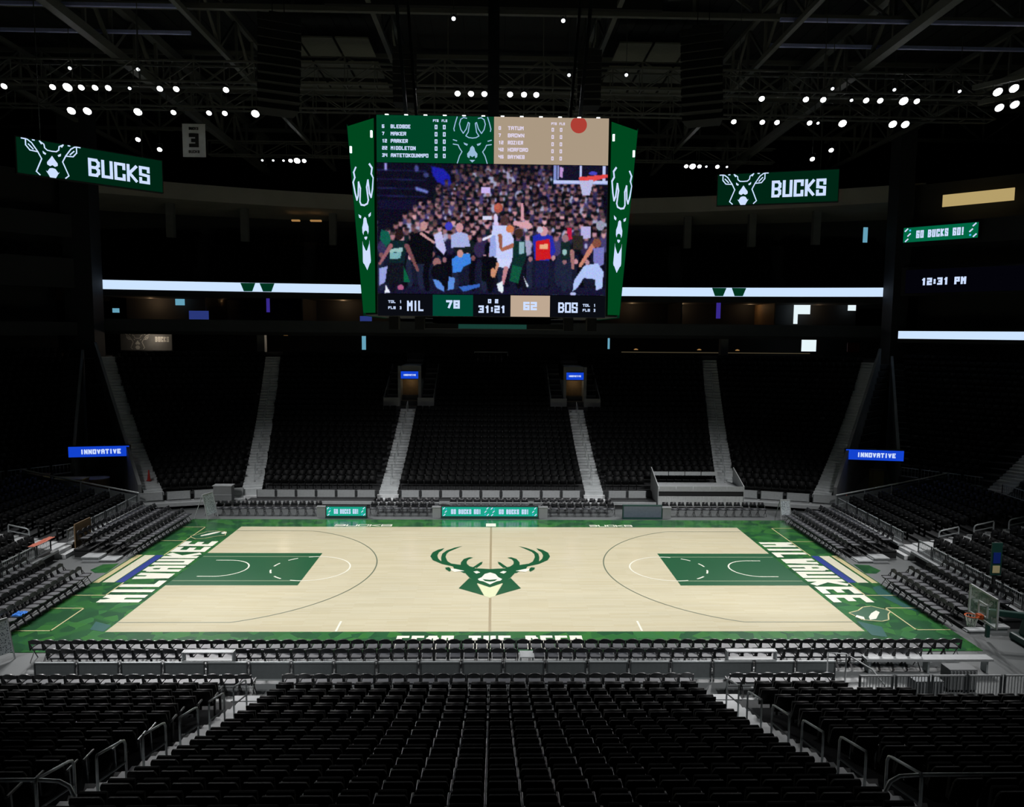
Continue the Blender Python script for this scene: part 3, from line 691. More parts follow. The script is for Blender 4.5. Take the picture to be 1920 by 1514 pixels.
def paint_video():
    w, h = 300, 168
    im = np.zeros((h, w, 3)); X, Y = np.meshgrid(np.arange(w)+.5, np.arange(h)+.5)
    im[:] = (14, 13, 30)
    u = lambda x: (x-30)/1838*w; v = lambda y: (y-40)/1030*h
    def ell(cx, cy, rx, ry, c, ang=0):
        ca, sa = math.cos(ang), math.sin(ang); dx = X-u(cx); dy = Y-v(cy); k = w/1838; rx *= k; ry *= k
        m = ((dx*ca+dy*sa)/rx)**2+((-dx*sa+dy*ca)/ry)**2 < 1; im[m] = c
    def poly(P, c):
        P = [(u(a), v(b_)) for a, b_ in P]; m = np.zeros_like(X, bool)
        for (x0, y0), (x1, y1) in zip(P, P[1:]+P[:1]):
            if y0 == y1: continue
            cond = ((y0 > Y) != (y1 > Y)) & (X < (x1-x0)*(Y-y0)/(y1-y0)+x0); m ^= cond
        im[m] = c
    def seg(x0, y0, x1, y1, r0, r1, c, n=10):
        for i in range(n+1): t = i/n; ell(x0+(x1-x0)*t, y0+(y1-y0)*t, r0+(r1-r0)*t, r0+(r1-r0)*t, c)
    for y in (90, 160, 230, 290): poly([(30, y), (420, y+8), (420, y+16), (30, y+9)], (30, 34, 82))
    poly([(460, 60), (560, 80), (640, 170), (600, 220), (520, 200), (470, 130)], (28, 32, 165)); poly([(330, 220), (380, 235), (440, 255), (430, 275), (340, 250)], (110, 120, 200))
    ell(345, 80, 18, 26, (70, 74, 140)); ell(420, 130, 22, 20, (60, 64, 120)); poly([(90, 40), (112, 40), (112, 95), (90, 95)], (170, 160, 245))
    poly([(40, 330), (340, 330), (340, 400), (40, 400)], (18, 16, 44)); 
    skin = [(196, 140, 150), (170, 118, 126), (214, 160, 170), (120, 80, 84), (150, 104, 112), (182, 134, 148)]
    cloth = [(16, 16, 30), (10, 12, 22), (30, 28, 58), (22, 30, 34), (60, 54, 100), (190, 190, 230), (18, 34, 44), (34, 32, 70), (14, 14, 24), (80, 72, 130), (12, 12, 20), (58, 46, 90)]
    r = random.Random(3)
    y = 60
    while y < 640:
        x0 = 640 if y < 200 else (500 if y < 330 else 380-(y-330)*1.1)
        x = max(40, x0)+r.random()*30
        while x < 1850:
            s = 17+y*.018; jy = y+r.uniform(-16, 16)
            if not (x > 1420 and y < 190):
                k_ = r.uniform(.62, 1.05)*(.6+.45*min(1, y/480)); c = r.choice(cloth); ell(x, jy+s*3.0, s*1.6, s*2.3, tuple(q*.85 for q in c)); ell(x, jy, s*.72, s*1.05, tuple(q*k_ for q in r.choice(skin)))
                ell(x, jy-s*.8, s*.8, s*.45, r.choice([(20, 14, 20), (40, 28, 34), (14, 10, 16), (70, 56, 60)]))
                if r.random() < .22: ell(x+r.uniform(-9, 9), jy+s*2.4, s*.5, s*.7, (170, 170, 215))
            x += s*2.5+r.random()*14
        y += 34+y*.01
    im[:] = (im+np.roll(im, 1, 0)+np.roll(im, -1, 0)+np.roll(im, 1, 1)+np.roll(im, -1, 1))/5
    poly([(860, 220), (930, 220), (930, 265), (860, 265)], (200, 180, 240)); poly([(870, 445), (940, 445), (940, 475), (870, 475)], (210, 215, 240))
    poly([(30, 1010), (1868, 1010), (1868, 1070), (30, 1070)], (22, 22, 48))
    for x in range(60, 1850, 46):
        c = r.choice([(10, 10, 20), (16, 16, 30), (22, 24, 46), (30, 36, 60)]); ell(x, 900+r.uniform(-30, 40), 34, 130, c); 
        if r.random() < .5: ell(x, 780+r.uniform(-30, 30), 17, 22, r.choice(skin))
    # seated photographers
    ell(505, 820, 32, 40, (150, 105, 105)); ell(520, 900, 60, 70, (12, 12, 22)); poly([(470, 950), (520, 960), (560, 1010), (560, 1050), (500, 1020)], (90, 140, 220)); poly([(600, 930), (650, 940), (640, 1030), (590, 1040)], (90, 140, 220))
    poly([(625, 790), (680, 750), (770, 745), (780, 820), (720, 850), (700, 890), (630, 900)], (60, 130, 225)); ell(690, 745, 26, 32, (196, 140, 140)); poly([(680, 1010), (850, 985), (850, 1010), (720, 1050)], (54, 100, 190))
    poly([(620, 600), (680, 570), (750, 590), (775, 690), (620, 700)], (165, 175, 225)); ell(685, 540, 30, 38, (196, 146, 150)); ell(400, 530, 30, 36, (190, 140, 140)); poly([(290, 600), (400, 570), (490, 620), (460, 830), (300, 830)], (10, 11, 18))
    poly([(480, 600), (540, 570), (580, 720), (560, 760), (500, 700)], (190, 190, 235)); ell(600, 530, 30, 34, (60, 60, 190)); seg(480, 660, 380, 590, 10, 12, (196, 146, 150))
    # bystander in red and blue
    poly([(1270, 600), (1350, 570), (1430, 600), (1460, 720), (1400, 800), (1290, 790)], (38, 44, 170)); poly([(1300, 640), (1410, 620), (1420, 780), (1300, 795)], (205, 28, 34)); poly([(1330, 665), (1395, 660), (1395, 700), (1330, 705)], (230, 170, 130)); ell(1360, 560, 34, 40, (205, 150, 160))
    poly([(1300, 800), (1415, 795), (1400, 1010), (1350, 1010), (1345, 850), (1340, 1010), (1295, 1010)], (24, 26, 60)); ell(1330, 550, 24, 26, (190, 190, 215))
    poly([(1545, 530), (1585, 530), (1590, 620), (1560, 630)], (190, 26, 60)); poly([(1500, 640), (1570, 640), (1580, 780), (1500, 790)], (20, 38, 40)); ell(1535, 615, 26, 32, (150, 110, 120)); ell(1530, 725, 20, 24, (150, 190, 190))
    poly([(1660, 520), (1740, 520), (1740, 610), (1660, 620)], (180, 175, 225)); ell(1815, 510, 34, 40, (150, 150, 175))
    # player left in dark green
    ell(205, 600, 32, 42, (38, 24, 28)); poly([(150, 650), (250, 650), (260, 700), (245, 830), (120, 830), (130, 700)], (14, 36, 42)); poly([(130, 715), (235, 700), (235, 735), (130, 745)], (150, 190, 190)); poly([(125, 745), (220, 740), (215, 790), (125, 795)], (120, 175, 180))
    seg(265, 690, 350, 880, 20, 13, (120, 76, 80)); seg(135, 690, 50, 830, 18, 12, (150, 96, 104)); poly([(110, 825), (240, 825), (290, 975), (90, 985)], (18, 20, 30)); poly([(235, 850), (260, 900), (290, 975), (240, 980)], (14, 96, 66))
    poly([(45, 870), (110, 850), (90, 980), (40, 1010)], (150, 160, 220)); poly([(60, 560), (120, 580), (140, 650), (100, 700), (50, 640)], (16, 92, 76)); poly([(95, 1000), (130, 1060), (85, 1068)], (235, 240, 255)); ell(215, 1020, 26, 22, (170, 90, 130))
    # shooter in white
    seg(975, 440, 985, 560, 13, 20, (214, 200, 240)); ell(1045, 480, 32, 42, (70, 48, 50)); poly([(950, 520), (1060, 515), (1120, 620), (1110, 800), (1000, 800), (930, 740), (940, 620)], (196, 204, 248)); seg(1010, 600, 1020, 700, 16, 12, (150, 90, 70)); seg(1030, 710, 1130, 670, 14, 18, (165, 100, 80)); ell(1150, 680, 20, 22, (165, 100, 80))
    poly([(985, 780), (1110, 790), (1085, 860), (1000, 850)], (205, 212, 250)); seg(1060, 860, 1035, 980, 20, 13, (190, 130, 140)); poly([(985, 985), (1035, 960), (1040, 1030), (1035, 1062), (1000, 1040)], (225, 235, 245)); seg(985, 830, 955, 930, 20, 16, (200, 140, 110)); poly([(930, 600), (975, 600), (980, 760), (925, 770)], (150, 165, 225))
    poly([(870, 760), (985, 775), (960, 980), (860, 960)], (10, 10, 18)); seg(880, 630, 940, 600, 12, 9, (225, 225, 245)); ell(955, 895, 20, 40, (200, 140, 110))
    # defender in green, near shooter
    ell(1160, 580, 32, 40, (60, 40, 36)); poly([(1120, 640), (1210, 640), (1225, 760), (1190, 860), (1110, 830)], (14, 44, 42)); poly([(1165, 650), (1205, 645), (1205, 740), (1165, 745)], (140, 180, 190)); poly([(1110, 830), (1190, 850), (1160, 980), (1090, 960)], (16, 84, 62)); poly([(1200, 920), (1245, 1000), (1230, 1010)], (215, 225, 240)); ell(1090, 545, 32, 30, (205, 120, 80))
    seg(1130, 500, 1240, 520, 18, 26, (214, 160, 170)); seg(1185, 350, 1190, 470, 12, 14, (206, 150, 165))
    # right player in white
    seg(1760, 670, 1660, 830, 22, 14, (200, 130, 110)); ell(1790, 650, 36, 36, (130, 76, 62)); poly([(1760, 690), (1850, 680), (1850, 820), (1770, 850)], (120, 120, 190)); poly([(1690, 830), (1800, 810), (1850, 880), (1840, 1010), (1790, 1030), (1780, 940), (1690, 930), (1640, 1010), (1600, 1040), (1610, 950)], (175, 195, 245)); ell(1605, 1058, 26, 14, (180, 190, 235)); seg(1590, 720, 1600, 850, 18, 12, (160, 112, 110)); poly([(1590, 590), (1680, 590), (1680, 700), (1600, 700)], (44, 40, 36))
    # backboard, rim, net, ball
    poly([(1430, 40), (1868, 40), (1868, 185), (1430, 185)], (130, 145, 205)); poly([(1455, 40), (1868, 40), (1868, 155), (1455, 155)], (20, 18, 40)); poly([(1462, 40), (1478, 40), (1478, 150), (1462, 150)], (150, 160, 220)); poly([(1484, 50), (1512, 60), (1505, 140), (1484, 130)], (190, 150, 210))
    poly([(1640, 40), (1662, 40), (1662, 150), (1640, 150)], (190, 200, 245)); poly([(1828, 40), (1848, 40), (1848, 160), (1828, 160)], (190, 200, 245)); poly([(1430, 158), (1868, 158), (1868, 182), (1430, 182)], (190, 200, 245)); ell(1750, 100, 34, 16, (70, 70, 190))
    poly([(1635, 130), (1868, 105), (1868, 130), (1760, 160), (1640, 160)], (225, 70, 70)); poly([(1635, 160), (1755, 150), (1735, 240), (1725, 275), (1665, 272), (1655, 220)], (185, 185, 225))
    ell(995, 380, 36, 38, (172, 84, 72)); ell(985, 370, 22, 22, (190, 98, 80))
    im = .5*im+.125*(np.roll(im, 1, 0)+np.roll(im, -1, 0)+np.roll(im, 1, 1)+np.roll(im, -1, 1))
    im = np.clip(im+np.random.default_rng(2).normal(0, 7, im.shape), 0, 255)/255
    return np.where(im <= .04045, im/12.92, ((im+.055)/1.055)**2.4)
VID = paint_video()
def video_mesh(name, T, x0, y0, x1, y1, parent):
    h, w = VID.shape[:2]
    gx, gy = np.meshgrid(np.linspace(x0, x1, w+1), np.linspace(y1, y0, h+1))
    P = np.array(T); co = np.stack([gx.ravel(), gy.ravel(), np.zeros(gx.size), np.ones(gx.size)], 1) @ P.T
    i = np.arange(h*w); r, c = i//w, i % w; a = r*(w+1)+c
    f = np.stack([a, a+w+1, a+w+2, a+1], 1).astype(np.int32)
    me = bpy.data.meshes.new(name); me.vertices.add(len(co)); me.vertices.foreach_set('co', co[:, :3].astype(np.float32).ravel())
    me.loops.add(f.size); me.loops.foreach_set('vertex_index', f.ravel()); me.polygons.add(len(f)); me.polygons.foreach_set('loop_start', np.arange(0, f.size, 4, dtype=np.int32))
    me.update(calc_edges=True); ca = me.color_attributes.new('Col', 'FLOAT_COLOR', 'CORNER')
    col = np.ones((h*w, 4, 4), np.float32); col[:, :, :3] = VID.reshape(-1, 1, 3); ca.data.foreach_set('color', col.ravel())
    me.materials.append(M['video']); o = bpy.data.objects.new(name, me); C.objects.link(o); o.parent = parent; return o
def rectF(mb, T, x0, y0, x1, y1, dz=0): F2(mb, T, [(x0, y0), (x1, y0), (x1, y1), (x0, y1)], dz)
def D(T, dz): return T @ Matrix.Translation((0, 0, dz))
for sgn in (1, -1):
    T = front(sgn); H = PW/2; ztop = ZT-ZB
    video_mesh('video_screen', T, -H, y1s, H, y2s, SB)
    # line-up screen
    b = MB(); rectF(b, T, -H, y2s+.02, .02, ztop); s1 = b.build('home_lineup_screen', M['e_green'], SB)
    b = MB(); rectF(b, T, .04, y2s+.02, H, ztop); s2 = b.build('visitor_lineup_screen', M['e_tan'], SB)
    sc = PW/1475.; X = lambda x: (x-953)*sc; Y = lambda y: ztop-(y-90)/310*(ztop-y2s)
    b = MB(); names = [('6', 'BLEDSOE', 163), ('7', 'MAKER', 210), ('12', 'PARKER', 257), ('22', 'MIDDLETON', 303), ('34', 'ANTETOKOUNMPO', 350)]
    W_ = [125, 98, 108, 158, 238]
    T1 = D(T, .01)
    for (n_, s_, yy), w_ in zip(names, W_):
        text(b, T1, n_, X(250), Y(yy), .14, t=.24, align='l', asp=.9); text(b, T1, s_, X(305+w_/2), Y(yy), .15, w=w_*sc, t=.22)
        for xx in (592, 644): text(b, T1, '0', X(xx), Y(yy), .17, t=.22, asp=.8)
    text(b, T1, 'PTS', X(590), Y(122), .1, w=.22, t=.22); text(b, T1, 'FLS', X(645), Y(122), .1, w=.22, t=.22)
    b.build('lineup_lettering', M['e_text'], s1)
    b = MB(); names = [('0', 'TATUM', 163), ('7', 'BROWN', 210), ('12', 'ROZIER', 257), ('42', 'HORFORD', 303), ('46', 'BAYNES', 350)]
    for (n_, s_, yy), w_ in zip(names, [100, 105, 98, 130, 108]):
        text(b, T1, n_, X(988), Y(yy), .14, t=.24, align='l', asp=.9); text(b, T1, s_, X(1047+w_/2), Y(yy), .15, w=w_*sc, t=.22)
        for xx in (1333, 1386): text(b, T1, '0', X(xx), Y(yy+6), .15, t=.22, asp=.8)
    text(b, T1, 'PTS', X(1340), Y(130), .1, w=.22, t=.22); text(b, T1, 'FLS', X(1392), Y(130), .1, w=.22, t=.22)
    b.build('lineup_lettering', M['e_tteam'], s2)
    b = MB(); hs = (ztop-y2s)/640; head(b, T1, HEAD, X(822), y2s+.28*(ztop-y2s), (ztop-y2s)/612, .04, clip=(X(700), y2s+.03, .0, ztop-.02), asp=1.05)
    b.build('antlered_head', M['e_text2'], s1)
    b = MB(); b.cur = 0
    P = [(X(1498)+.33*math.cos(a), Y(135)+.33*math.sin(a)) for a in np.linspace(0, 2*math.pi, 24, endpoint=False)]; P = [(a, min(c, ztop-.01)) for a, c in P]
    F2(b, T1, P); b.build('ball_picture', emit('screen_ball', srgb(172, 62, 52)), s2)
    # score strip
    b = MB(); rectF(b, T, -H, 0, H, y1s-.02); s3 = b.build('score_screen', M['e_black'], SB)
    Xb = lambda x: (x-945)*PW/1430; Yb = lambda y: (1355-y)/140*(y1s-.02)
    b = MB(); rectF(b, T1, Xb(573), .01, Xb(826), y1s-.03); b.build('home_score_panel', M['e_sgreen'], s3)
    b = MB(); rectF(b, T1, Xb(1062), .01, Xb(1310), y1s-.03); b.build('visitor_score_panel', M['e_tan2'], s3)
    T2 = D(T, .02); b = MB()
    text(b, T2, 'MIL', Xb(465), Yb(1290), .42, w=.68, t=.17); text(b, T2, '78', Xb(700), Yb(1278), .34, w=.56, t=.26); text(b, T2, '62', Xb(1185), Yb(1284), .34, w=.56, t=.26)
    text(b, T2, 'BOS', Xb(1424), Yb(1292), .42, w=.8, t=.17); text(b, T2, '31:21', Xb(945), Yb(1307), .3, w=1.1, t=.25); text(b, T2, '0 2', Xb(952), Yb(1255), .17, w=.42, t=.3)
    for xx, yy, s_ in ((318, 1264, 'TOL'), (318, 1303, 'FLS'), (1540, 1276, 'TOL'), (1540, 1308, 'FLS')): text(b, T2, s_, Xb(xx), Yb(yy), .11, w=.3, t=.24)
    for xx, yy, s_ in ((372, 1264, '1'), (372, 1303, '3'), (1592, 1276, '1'), (1592, 1308, '3')): text(b, T2, s_, Xb(xx), Yb(yy), .12, t=.24)
    b.build('score_lettering', M['e_text'], s3)
# corner and side panels
rb, rt_ = ring(KB), ring(KT)
for i, j in ((7, 0), (1, 2), (3, 4), (5, 6)):
    b = MB(); P = [Vector((*rb[i], ZB)), Vector((*rb[j], ZB)), Vector((*rt_[j], ZT)), Vector((*rt_[i], ZT))]
    c = sum(P, Vector())/4; nn = Vector((c.x, c.y, 0)).normalized()*.03
    P = [p+(c-p)*.03+nn for p in P]
    b.face(P); pan = b.build('corner_screen', M['e_cgreen'], SB)
    # drawing placed on the slanted panel through bilinear mapping
    bb = MB(); tmp = MB(); head(tmp, Matrix.Identity(4), PILHEAD, 0, 0, 1, 17)
    for f in tmp.f:
        Q = []
        for k in f:
            x, y, _ = tmp.v[k]; s = .52+x/245; t = .452+y*.000574
            s = min(max(s, .01), .99); lo = P[0].lerp(P[1], s); hi = P[3].lerp(P[2], s); Q.append(lo.lerp(hi, t)+nn*.4)
        bb.face(Q)
    bb.build('antlered_head', M['e_text'], pan)
for i, j in ((2, 3), (6, 7)):
    b = MB(); P = [Vector((*rb[i], ZB)), Vector((*rb[j], ZB)), Vector((*rt_[j], ZT)), Vector((*rt_[i], ZT))]
    nn = Vector((1 if P[0].x > 0 else -1, 0, 0))*.03; b.face([p+nn for p in P]); b.build('side_screen', M['e_dgreen'], SB)
b = MB()
for x in (-4.2, -3.1, 3.3, 4.3): b.box(x-.2, -2.6, ZB-.55, x+.2, -2.0, ZB)
b.box(-2.6, -1.6, ZB-.25, 2.6, 1.6, ZB); b.build('underside_speaker', M['black'], SB)
b = MB(); T = frame((0, -2.3, ZB-.42), (1, 0, 0), (0, 0, 1)); rectF(b, T, -1.45, -.07, 1.5, .12); b.build('lower_ring_display', emit('dim_teal_strip', srgb(22, 60, 52)), SB)
b = MB(); b.box(-3.2, -2.2, ZB-.5, 3.2, 2.2, ZB-.28); b.build('lower_ring', M['black'], SB)
b = MB()
for x, y in ((-3.6, -2.6), (3.6, -2.6), (-3.6, 2.6), (3.6, 2.6)): b.bar((x, y, ZT), (x*1.3, y*1.3, ZT+13.9), .14)
b.bar((0, 0, ZT), (0, 0, ZT+13.9), .5); b.build('hanging_cable', M['darkrail'], SB)
b = MB(); 
for i in range(12): x = -4.3+i*.78; b.box(x-.07, -3.6, ZT, x+.07, -3.45, ZT+.16)
b.build('top_lamp', M['e_lamp2'], SB)
b = MB()
for s in (-1, 1):
    for x, y, z in ((s*4.85, -4.0, ZT-.75), (s*5.85, -3.05, ZT-1.15)): b.box(x-.04, y-.08, z-.13, x+.04, y, z+.13)
b.build('edge_lamp', M['e_lamp2'], SB)

# ================================================================== LED boards
def board(name, label, cat, A, B_, zt, zb, back, face, depth=.25, group=None):
    A = Vector(A); B_ = Vector(B_); L = (B_-A).length
    u = (B_-A).normalized(); o = thing(name, label, cat, (A.x, A.y, zb), 0, group)
    T = frame((0, 0, 0), (u.x, u.y, 0), (0, 0, 1)); b = MB()
    b.box(-.05, -.05, -depth, L+.05, zt-zb+.05, -.01, T); b.build('housing', back, o)
    b = MB(); rectF(b, T, 0, 0, L, zt-zb, .0); s = b.build('screen', face, o)
    return o, s, D(T, .015), L, zt-zb
def corners(b, T, L, h, m=None):
    for x, y in ((.04*L, .84*h), (.08*L, .5*h), (.05*L, .14*h), (.95*L, .86*h), (.91*L, .5*h), (.96*L, .16*h)):
        stroke(b, T, [(x-.04*h*2, y-.08*h), (x+.04*h*2, y+.08*h)], h*.09)
for A, B_, zt, zb, ax, asp in (((-23.35, 3.4), (-18.46, 8.4), 20.57, 18.85, 0, 1), ((13.48, 10.9), (19.9, 8.9), 20.75, 18.95, 1, 1)):
    o, s, T, L, h = board('hanging_screen', ('green hanging screen reading BUCKS, nearer one left of scoreboard', 'green hanging screen reading BUCKS, smaller one right of scoreboard')[ax], 'screen', A, B_, zt, zb, M['black'], M['e_dgreen'], group='hanging BUCKS screens')
    b = MB(); text(b, T, 'BUCKS', L*.68, h*.46, h*.54, w=L*.445, t=.165); b.build('lettering', M['e_text'], s)
    b = MB(); head(b, T, EARHEAD, L*.22, h*.405, h/395, h*.034, clip=(0.02, .02, L, h-.03)); b.build('antlered_head', M['e_text'], s)
    b = MB()
    for x in (.15, .85):
        p = Vector(B_)-Vector(A); b.bar((p.x*x, p.y*x, h), (p.x*x, p.y*x, 34-zb), .03)
    b.build('hanging_cable', M['darkrail'], o)
def goboard(name, label, A, B_, zt, zb, n=1, face='e_teal', cat='LED board', tw=.62, depth=.25):
    o, s, T, L, h = board(name, label, cat, A, B_, zt, zb, M['black'], M[face], depth)
    b = MB(); W1 = L/n
    for i in range(n): text(b, T, 'GO BUCKS GO!', W1*(i+.5), h*.5, h*.52, w=W1*tw, t=.24)
    b.build('lettering', M['e_text'], s)
    b = MB(); b2 = MB()
    for i in range(n): 
        TT = T @ Matrix.Translation((W1*i, 0, 0)); corners(b, TT, W1, h)
        for x, y in ((.09, .8), (.9, .2)): F2(b2, TT, [(x*W1-.05*h, y*h-.06*h), (x*W1+.07*h, y*h-.06*h), (x*W1+.07*h, y*h+.06*h), (x*W1-.05*h, y*h+.06*h)])
    b.build('corner_marks', M['e_text'], s); b2.build('blue_marks', M['e_cyan'], s)
    return o
goboard('courtside_screen', 'short teal courtside board reading GO BUCKS GO on far sideline', (-9.92, 9.7), (-7.56, 9.7), .68, .12, 1)
goboard('courtside_screen', 'long teal courtside board reading GO BUCKS GO twice at halfway line', (-2.98, 9.7), (2.8, 9.7), .69, .12, 2)
b = MB(); b.box(-9.98, 9.62, FZ, -7.5, 9.95, .07); b.build('board_foot', M['padgreen'], bpy.data.objects['courtside_screen']).matrix_parent_inverse = Matrix.Translation((9.92, -9.7, -.12))
b = MB(); b.box(-3.04, 9.62, FZ, 2.86, 9.95, .07); b.build('board_foot', M['padgreen'], bpy.data.objects['courtside_screen.001']).matrix_parent_inverse = Matrix.Translation((2.98, -9.7, -.12))
o, s, T, L, h = board('courtside_screen', 'dark switched-off courtside board on far sideline, right of centre', 'LED board', (8.05, 9.7), (10.35, 9.7), .76, .08, M['padgreen'], M['panel_off'])
b = MB(); b.box(-.06, -.08, FZ-.08, 2.36, .25, .0); b.build('board_foot', M['padgreen'], o)
for x, lab in ((-10.25, 'left of short teal board'), (3.15, 'right of long teal board'), (-3.3, 'left of long teal board'), (10.7, 'right of switched-off board')):
    b = MB(); b.box(x-.26, 9.75, FZ, x+.26, 10.1, .62); b.box(x-.3, 9.72, .62, x+.3, 10.15, .66); o = b.build('small_cabinet', M['concrete'])
    tag(o, 'small grey end cabinet on the far sideline, '+lab, 'cabinet', 'grey end cabinets on the far sideline')
goboard('fascia_screen', 'small green board reading GO BUCKS GO on right corner facade', (35.75, 30.9), (39.75, 26.85), 20.55, 19.3, 1, 'e_gogreen', tw=.64)
o, s, T, L, h = board('clock_screen', 'black screen showing 12:31 PM above right corner suites', 'screen', (36.0, 30.6), (43.0, 23.6), 16.9, 14.9, M['black'], emit('clock_black', srgb(3, 3, 9)))
b = MB(); text(b, T, '12:31 PM', L*.30, h*.48, .62, w=3.4, t=.26); b.build('lettering', M['e_text'], s)
# portal signs
for s_, A, B_ in ((-1, (-28.0, 14.9), (-24.35, 15.6)), (1, (24.35, 15.6), (28.0, 14.9))):
    zt, zb = (3.42, 2.72)
    o, s, T, L, h = board('portal_sign', 'blue lit sign reading INNOVATIVE over the %s corner tunnel' % ('left' if s_ < 0 else 'right'), 'sign', A, B_, zt, zb, M['black'], M['e_blue'])
    b = MB(); text(b, T, 'INNOVATIVE', L*.53, h*.5, h*.46, w=L*.66, t=.26); b.build('lettering', M['e_text'], s)
for s_ in (-1, 1):
    x = s_*6.8
    o, s, T, L, h = board('portal_sign', 'small blue lit sign over %s stand doorway of far centre' % ('left' if s_ < 0 else 'right'), 'sign', (x-.72, 26.9), (x+.72, 26.9), 7.95, 7.35, M['black'], M['e_blue'])
    b = MB(); text(b, T, 'INNOVATIVE', L*.5, h*.5, h*.25, w=L*.7, t=.26); b.build('lettering', M['e_text'], s)

# ================================================================== portals in far stand (walls, doorway, parapets)
for s_ in (-1, 1):
    x = s_*6.8; b = MB(); z0 = zf[15]
    b.box(x-.95, 26.7, z0, x-.72, 32.2, 8.4); b.box(x+.72, 26.7, z0, x+.95, 32.2, 8.4); b.box(x-.95, 26.95, 7.3, x+.95, 32.2, 8.4)
    for q in (-1, 1):
        for k in range(15, 22):
            b.box(min(x+q*.95, x+q*2.0), YF+.8*k, zf[k], max(x+q*.95, x+q*2.0), YF+.8*(k+1), zf[k]+.05)
        b.hexa([(x+q*1.98, 26.2, z0-.2), (x+q*2.05, 26.2, z0-.2), (x+q*2.05, 31.8, zf[21]), (x+q*1.98, 31.8, zf[21]), (x+q*1.98, 26.2, z0+.75), (x+q*2.05, 26.2, z0+.75), (x+q*2.05, 31.8, zf[21]+.8), (x+q*1.98, 31.8, zf[21]+.8)])
        b.box(min(x+q*.72, x+q*2.05), 26.1, z0-.2, max(x+q*.72, x+q*2.05), 26.2, z0+.7)
    struct(b.build('wall_portal', M['concrete']))
    b = MB(); b.box(x-.72, 28.2, z0, x+.72, 28.3, 7.3); struct(b.build('door_1', M['wood']))
    l = bpy.data.lights.new('portal_lamp', 'POINT'); l.energy = 3.5; l.color = (1, .75, .45); l.shadow_soft_size = .15
    q = bpy.data.objects.new('portal_lamp', l); C.objects.link(q); q.location = (x, 27.6, 7.1)
# tunnels in the corners
for s_ in (-1, 1):
    b = MB()
    X_ = lambda a: s_*a
    def wall(p, q, z0, z1a, z1b, th=.2):
        p = Vector(p); q = Vector(q); d = (q-p).normalized(); r = Vector((d.y, -d.x))*th/2
        b.hexa([(*(p-r), z0), (*(p+r), z0), (*(q+r), z0), (*(q-r), z0), (*(p-r), z1a), (*(p+r), z1a), (*(q+r), z1b), (*(q-r), z1b)])
    wall((X_(22.05), 12.0), (X_(33.1), 28.7), FZ, 1.5, 10.1)
    wall((X_(28.0), 15.4), (X_(35.4), 31.0), FZ, 2.6, 9.4)
    wall((X_(21.8), 11.15), (X_(29.4), 11.85), FZ, .5, 1.85)
    struct(b.build('wall_tunnel', M['concrete']))
    b = MB()
    for k in range(2, 14):      # stair flight closing the slot above the tunnel
        t0 = .3+k*.05; P0 = lerp((22.4, 12.6), (33.0, 28.7), t0); P1 = lerp((26.4, 16.2), (35.3, 31), t0-.02); t1 = t0+.05
        R0 = lerp((22.4, 12.6), (33.0, 28.7), t1); R1 = lerp((26.4, 16.2), (35.3, 31), t1-.02); z = 3.2+(k-2)*.5
        b.hexa([(X_(P0[0]), P0[1], z-.4), (X_(P1[0]), P1[1], z-.4), (X_(R1[0]), R1[1], z-.4), (X_(R0[0]), R0[1], z-.4), (X_(P0[0]), P0[1], z), (X_(P1[0]), P1[1], z), (X_(R1[0]), R1[1], z), (X_(R0[0]), R0[1], z)])
    struct(b.build('floor_tunnel_stairs', M['riser']))

# ================================================================== facades, fascias, ribbons
def arcpts(x0, x1, n, f): return [(x0+(x1-x0)*i/n, f(x0+(x1-x0)*i/n)) for i in range(n+1)]
def band(mb, P, z0, z1, d=.3):
    for p, q in zip(P, P[1:]):
        mb.hexa([(p[0], p[1], z0), (q[0], q[1], z0), (q[0], q[1]+d, z0), (p[0], p[1]+d, z0), (p[0], p[1], z1), (q[0], q[1], z1), (q[0], q[1]+d, z1), (p[0], p[1]+d, z1)])
AX = arcpts(-35.9, 36.6, 24, ybend)
b = MB(); band(b, AX, 14.70, 15.65, .5); struct(b.build('trim_1', M['black']))
RB = thing('ribbon_screen', 'long white glowing ribbon board across the far suites with green marks', 'ribbon board', (0, 0, 14.76))
b = MB()
for p, q in zip(AX, AX[1:]): b.face([(p[0], p[1]-.03, 0), (q[0], q[1]-.03, 0), (q[0], q[1]-.03, .82), (p[0], p[1]-.03, .82)])
rs = b.build('screen', M['e_ribbon'], RB)
b = MB()
for cx in (-22.75, -21.05, 21.4, 23.2):
    y = ybend(cx)-.16; b.face([(cx-.42, y, .03), (cx+.36, y, .03), (cx+.66, y, .8), (cx-.72, y, .8)])
b.build('green_mark', M['e_ribgreen'], rs)
b = MB(); band(b, AX, 14.2, 14.70, 6); struct(b.build('floor_upper_slab', M['wall']))
def ylow(x): return 33.6-2.0*(abs(x)/36.5)**2+.6
b = MB(); band(b, arcpts(-35.6, 36.4, 20, lambda x: 34.2), 11.05, 12.1, .4); struct(b.build('trim_2', M['fascia']))
b = MB(); b.box(-35.6, 34.2, 10.75, 36.4, 44, 11.05); b.box(-36, 34.6, 11.8, 36.6, 43, 12.0); struct(b.build('floor_suite_slab', M['wall']))
b = MB(); b.box(-37, 42.5, 11, 37.5, 42.8, 15); struct(b.build('wall_suite_back', M['wall']))
b = MB(); b.box(-58, 33.2, 8.3, 58, 50, 8.7); struct(b.build('floor_concourse', M['concrete']))
b = MB(); b.box(-58, 47, 8.7, 58, 47.3, 11); struct(b.build('wall_concourse_back', M['wall']))
b = MB(); b.box(-33, 33.25, 8.7, 33, 33.4, 9.25); struct(b.build('wall_concourse_parapet', M['riser']))
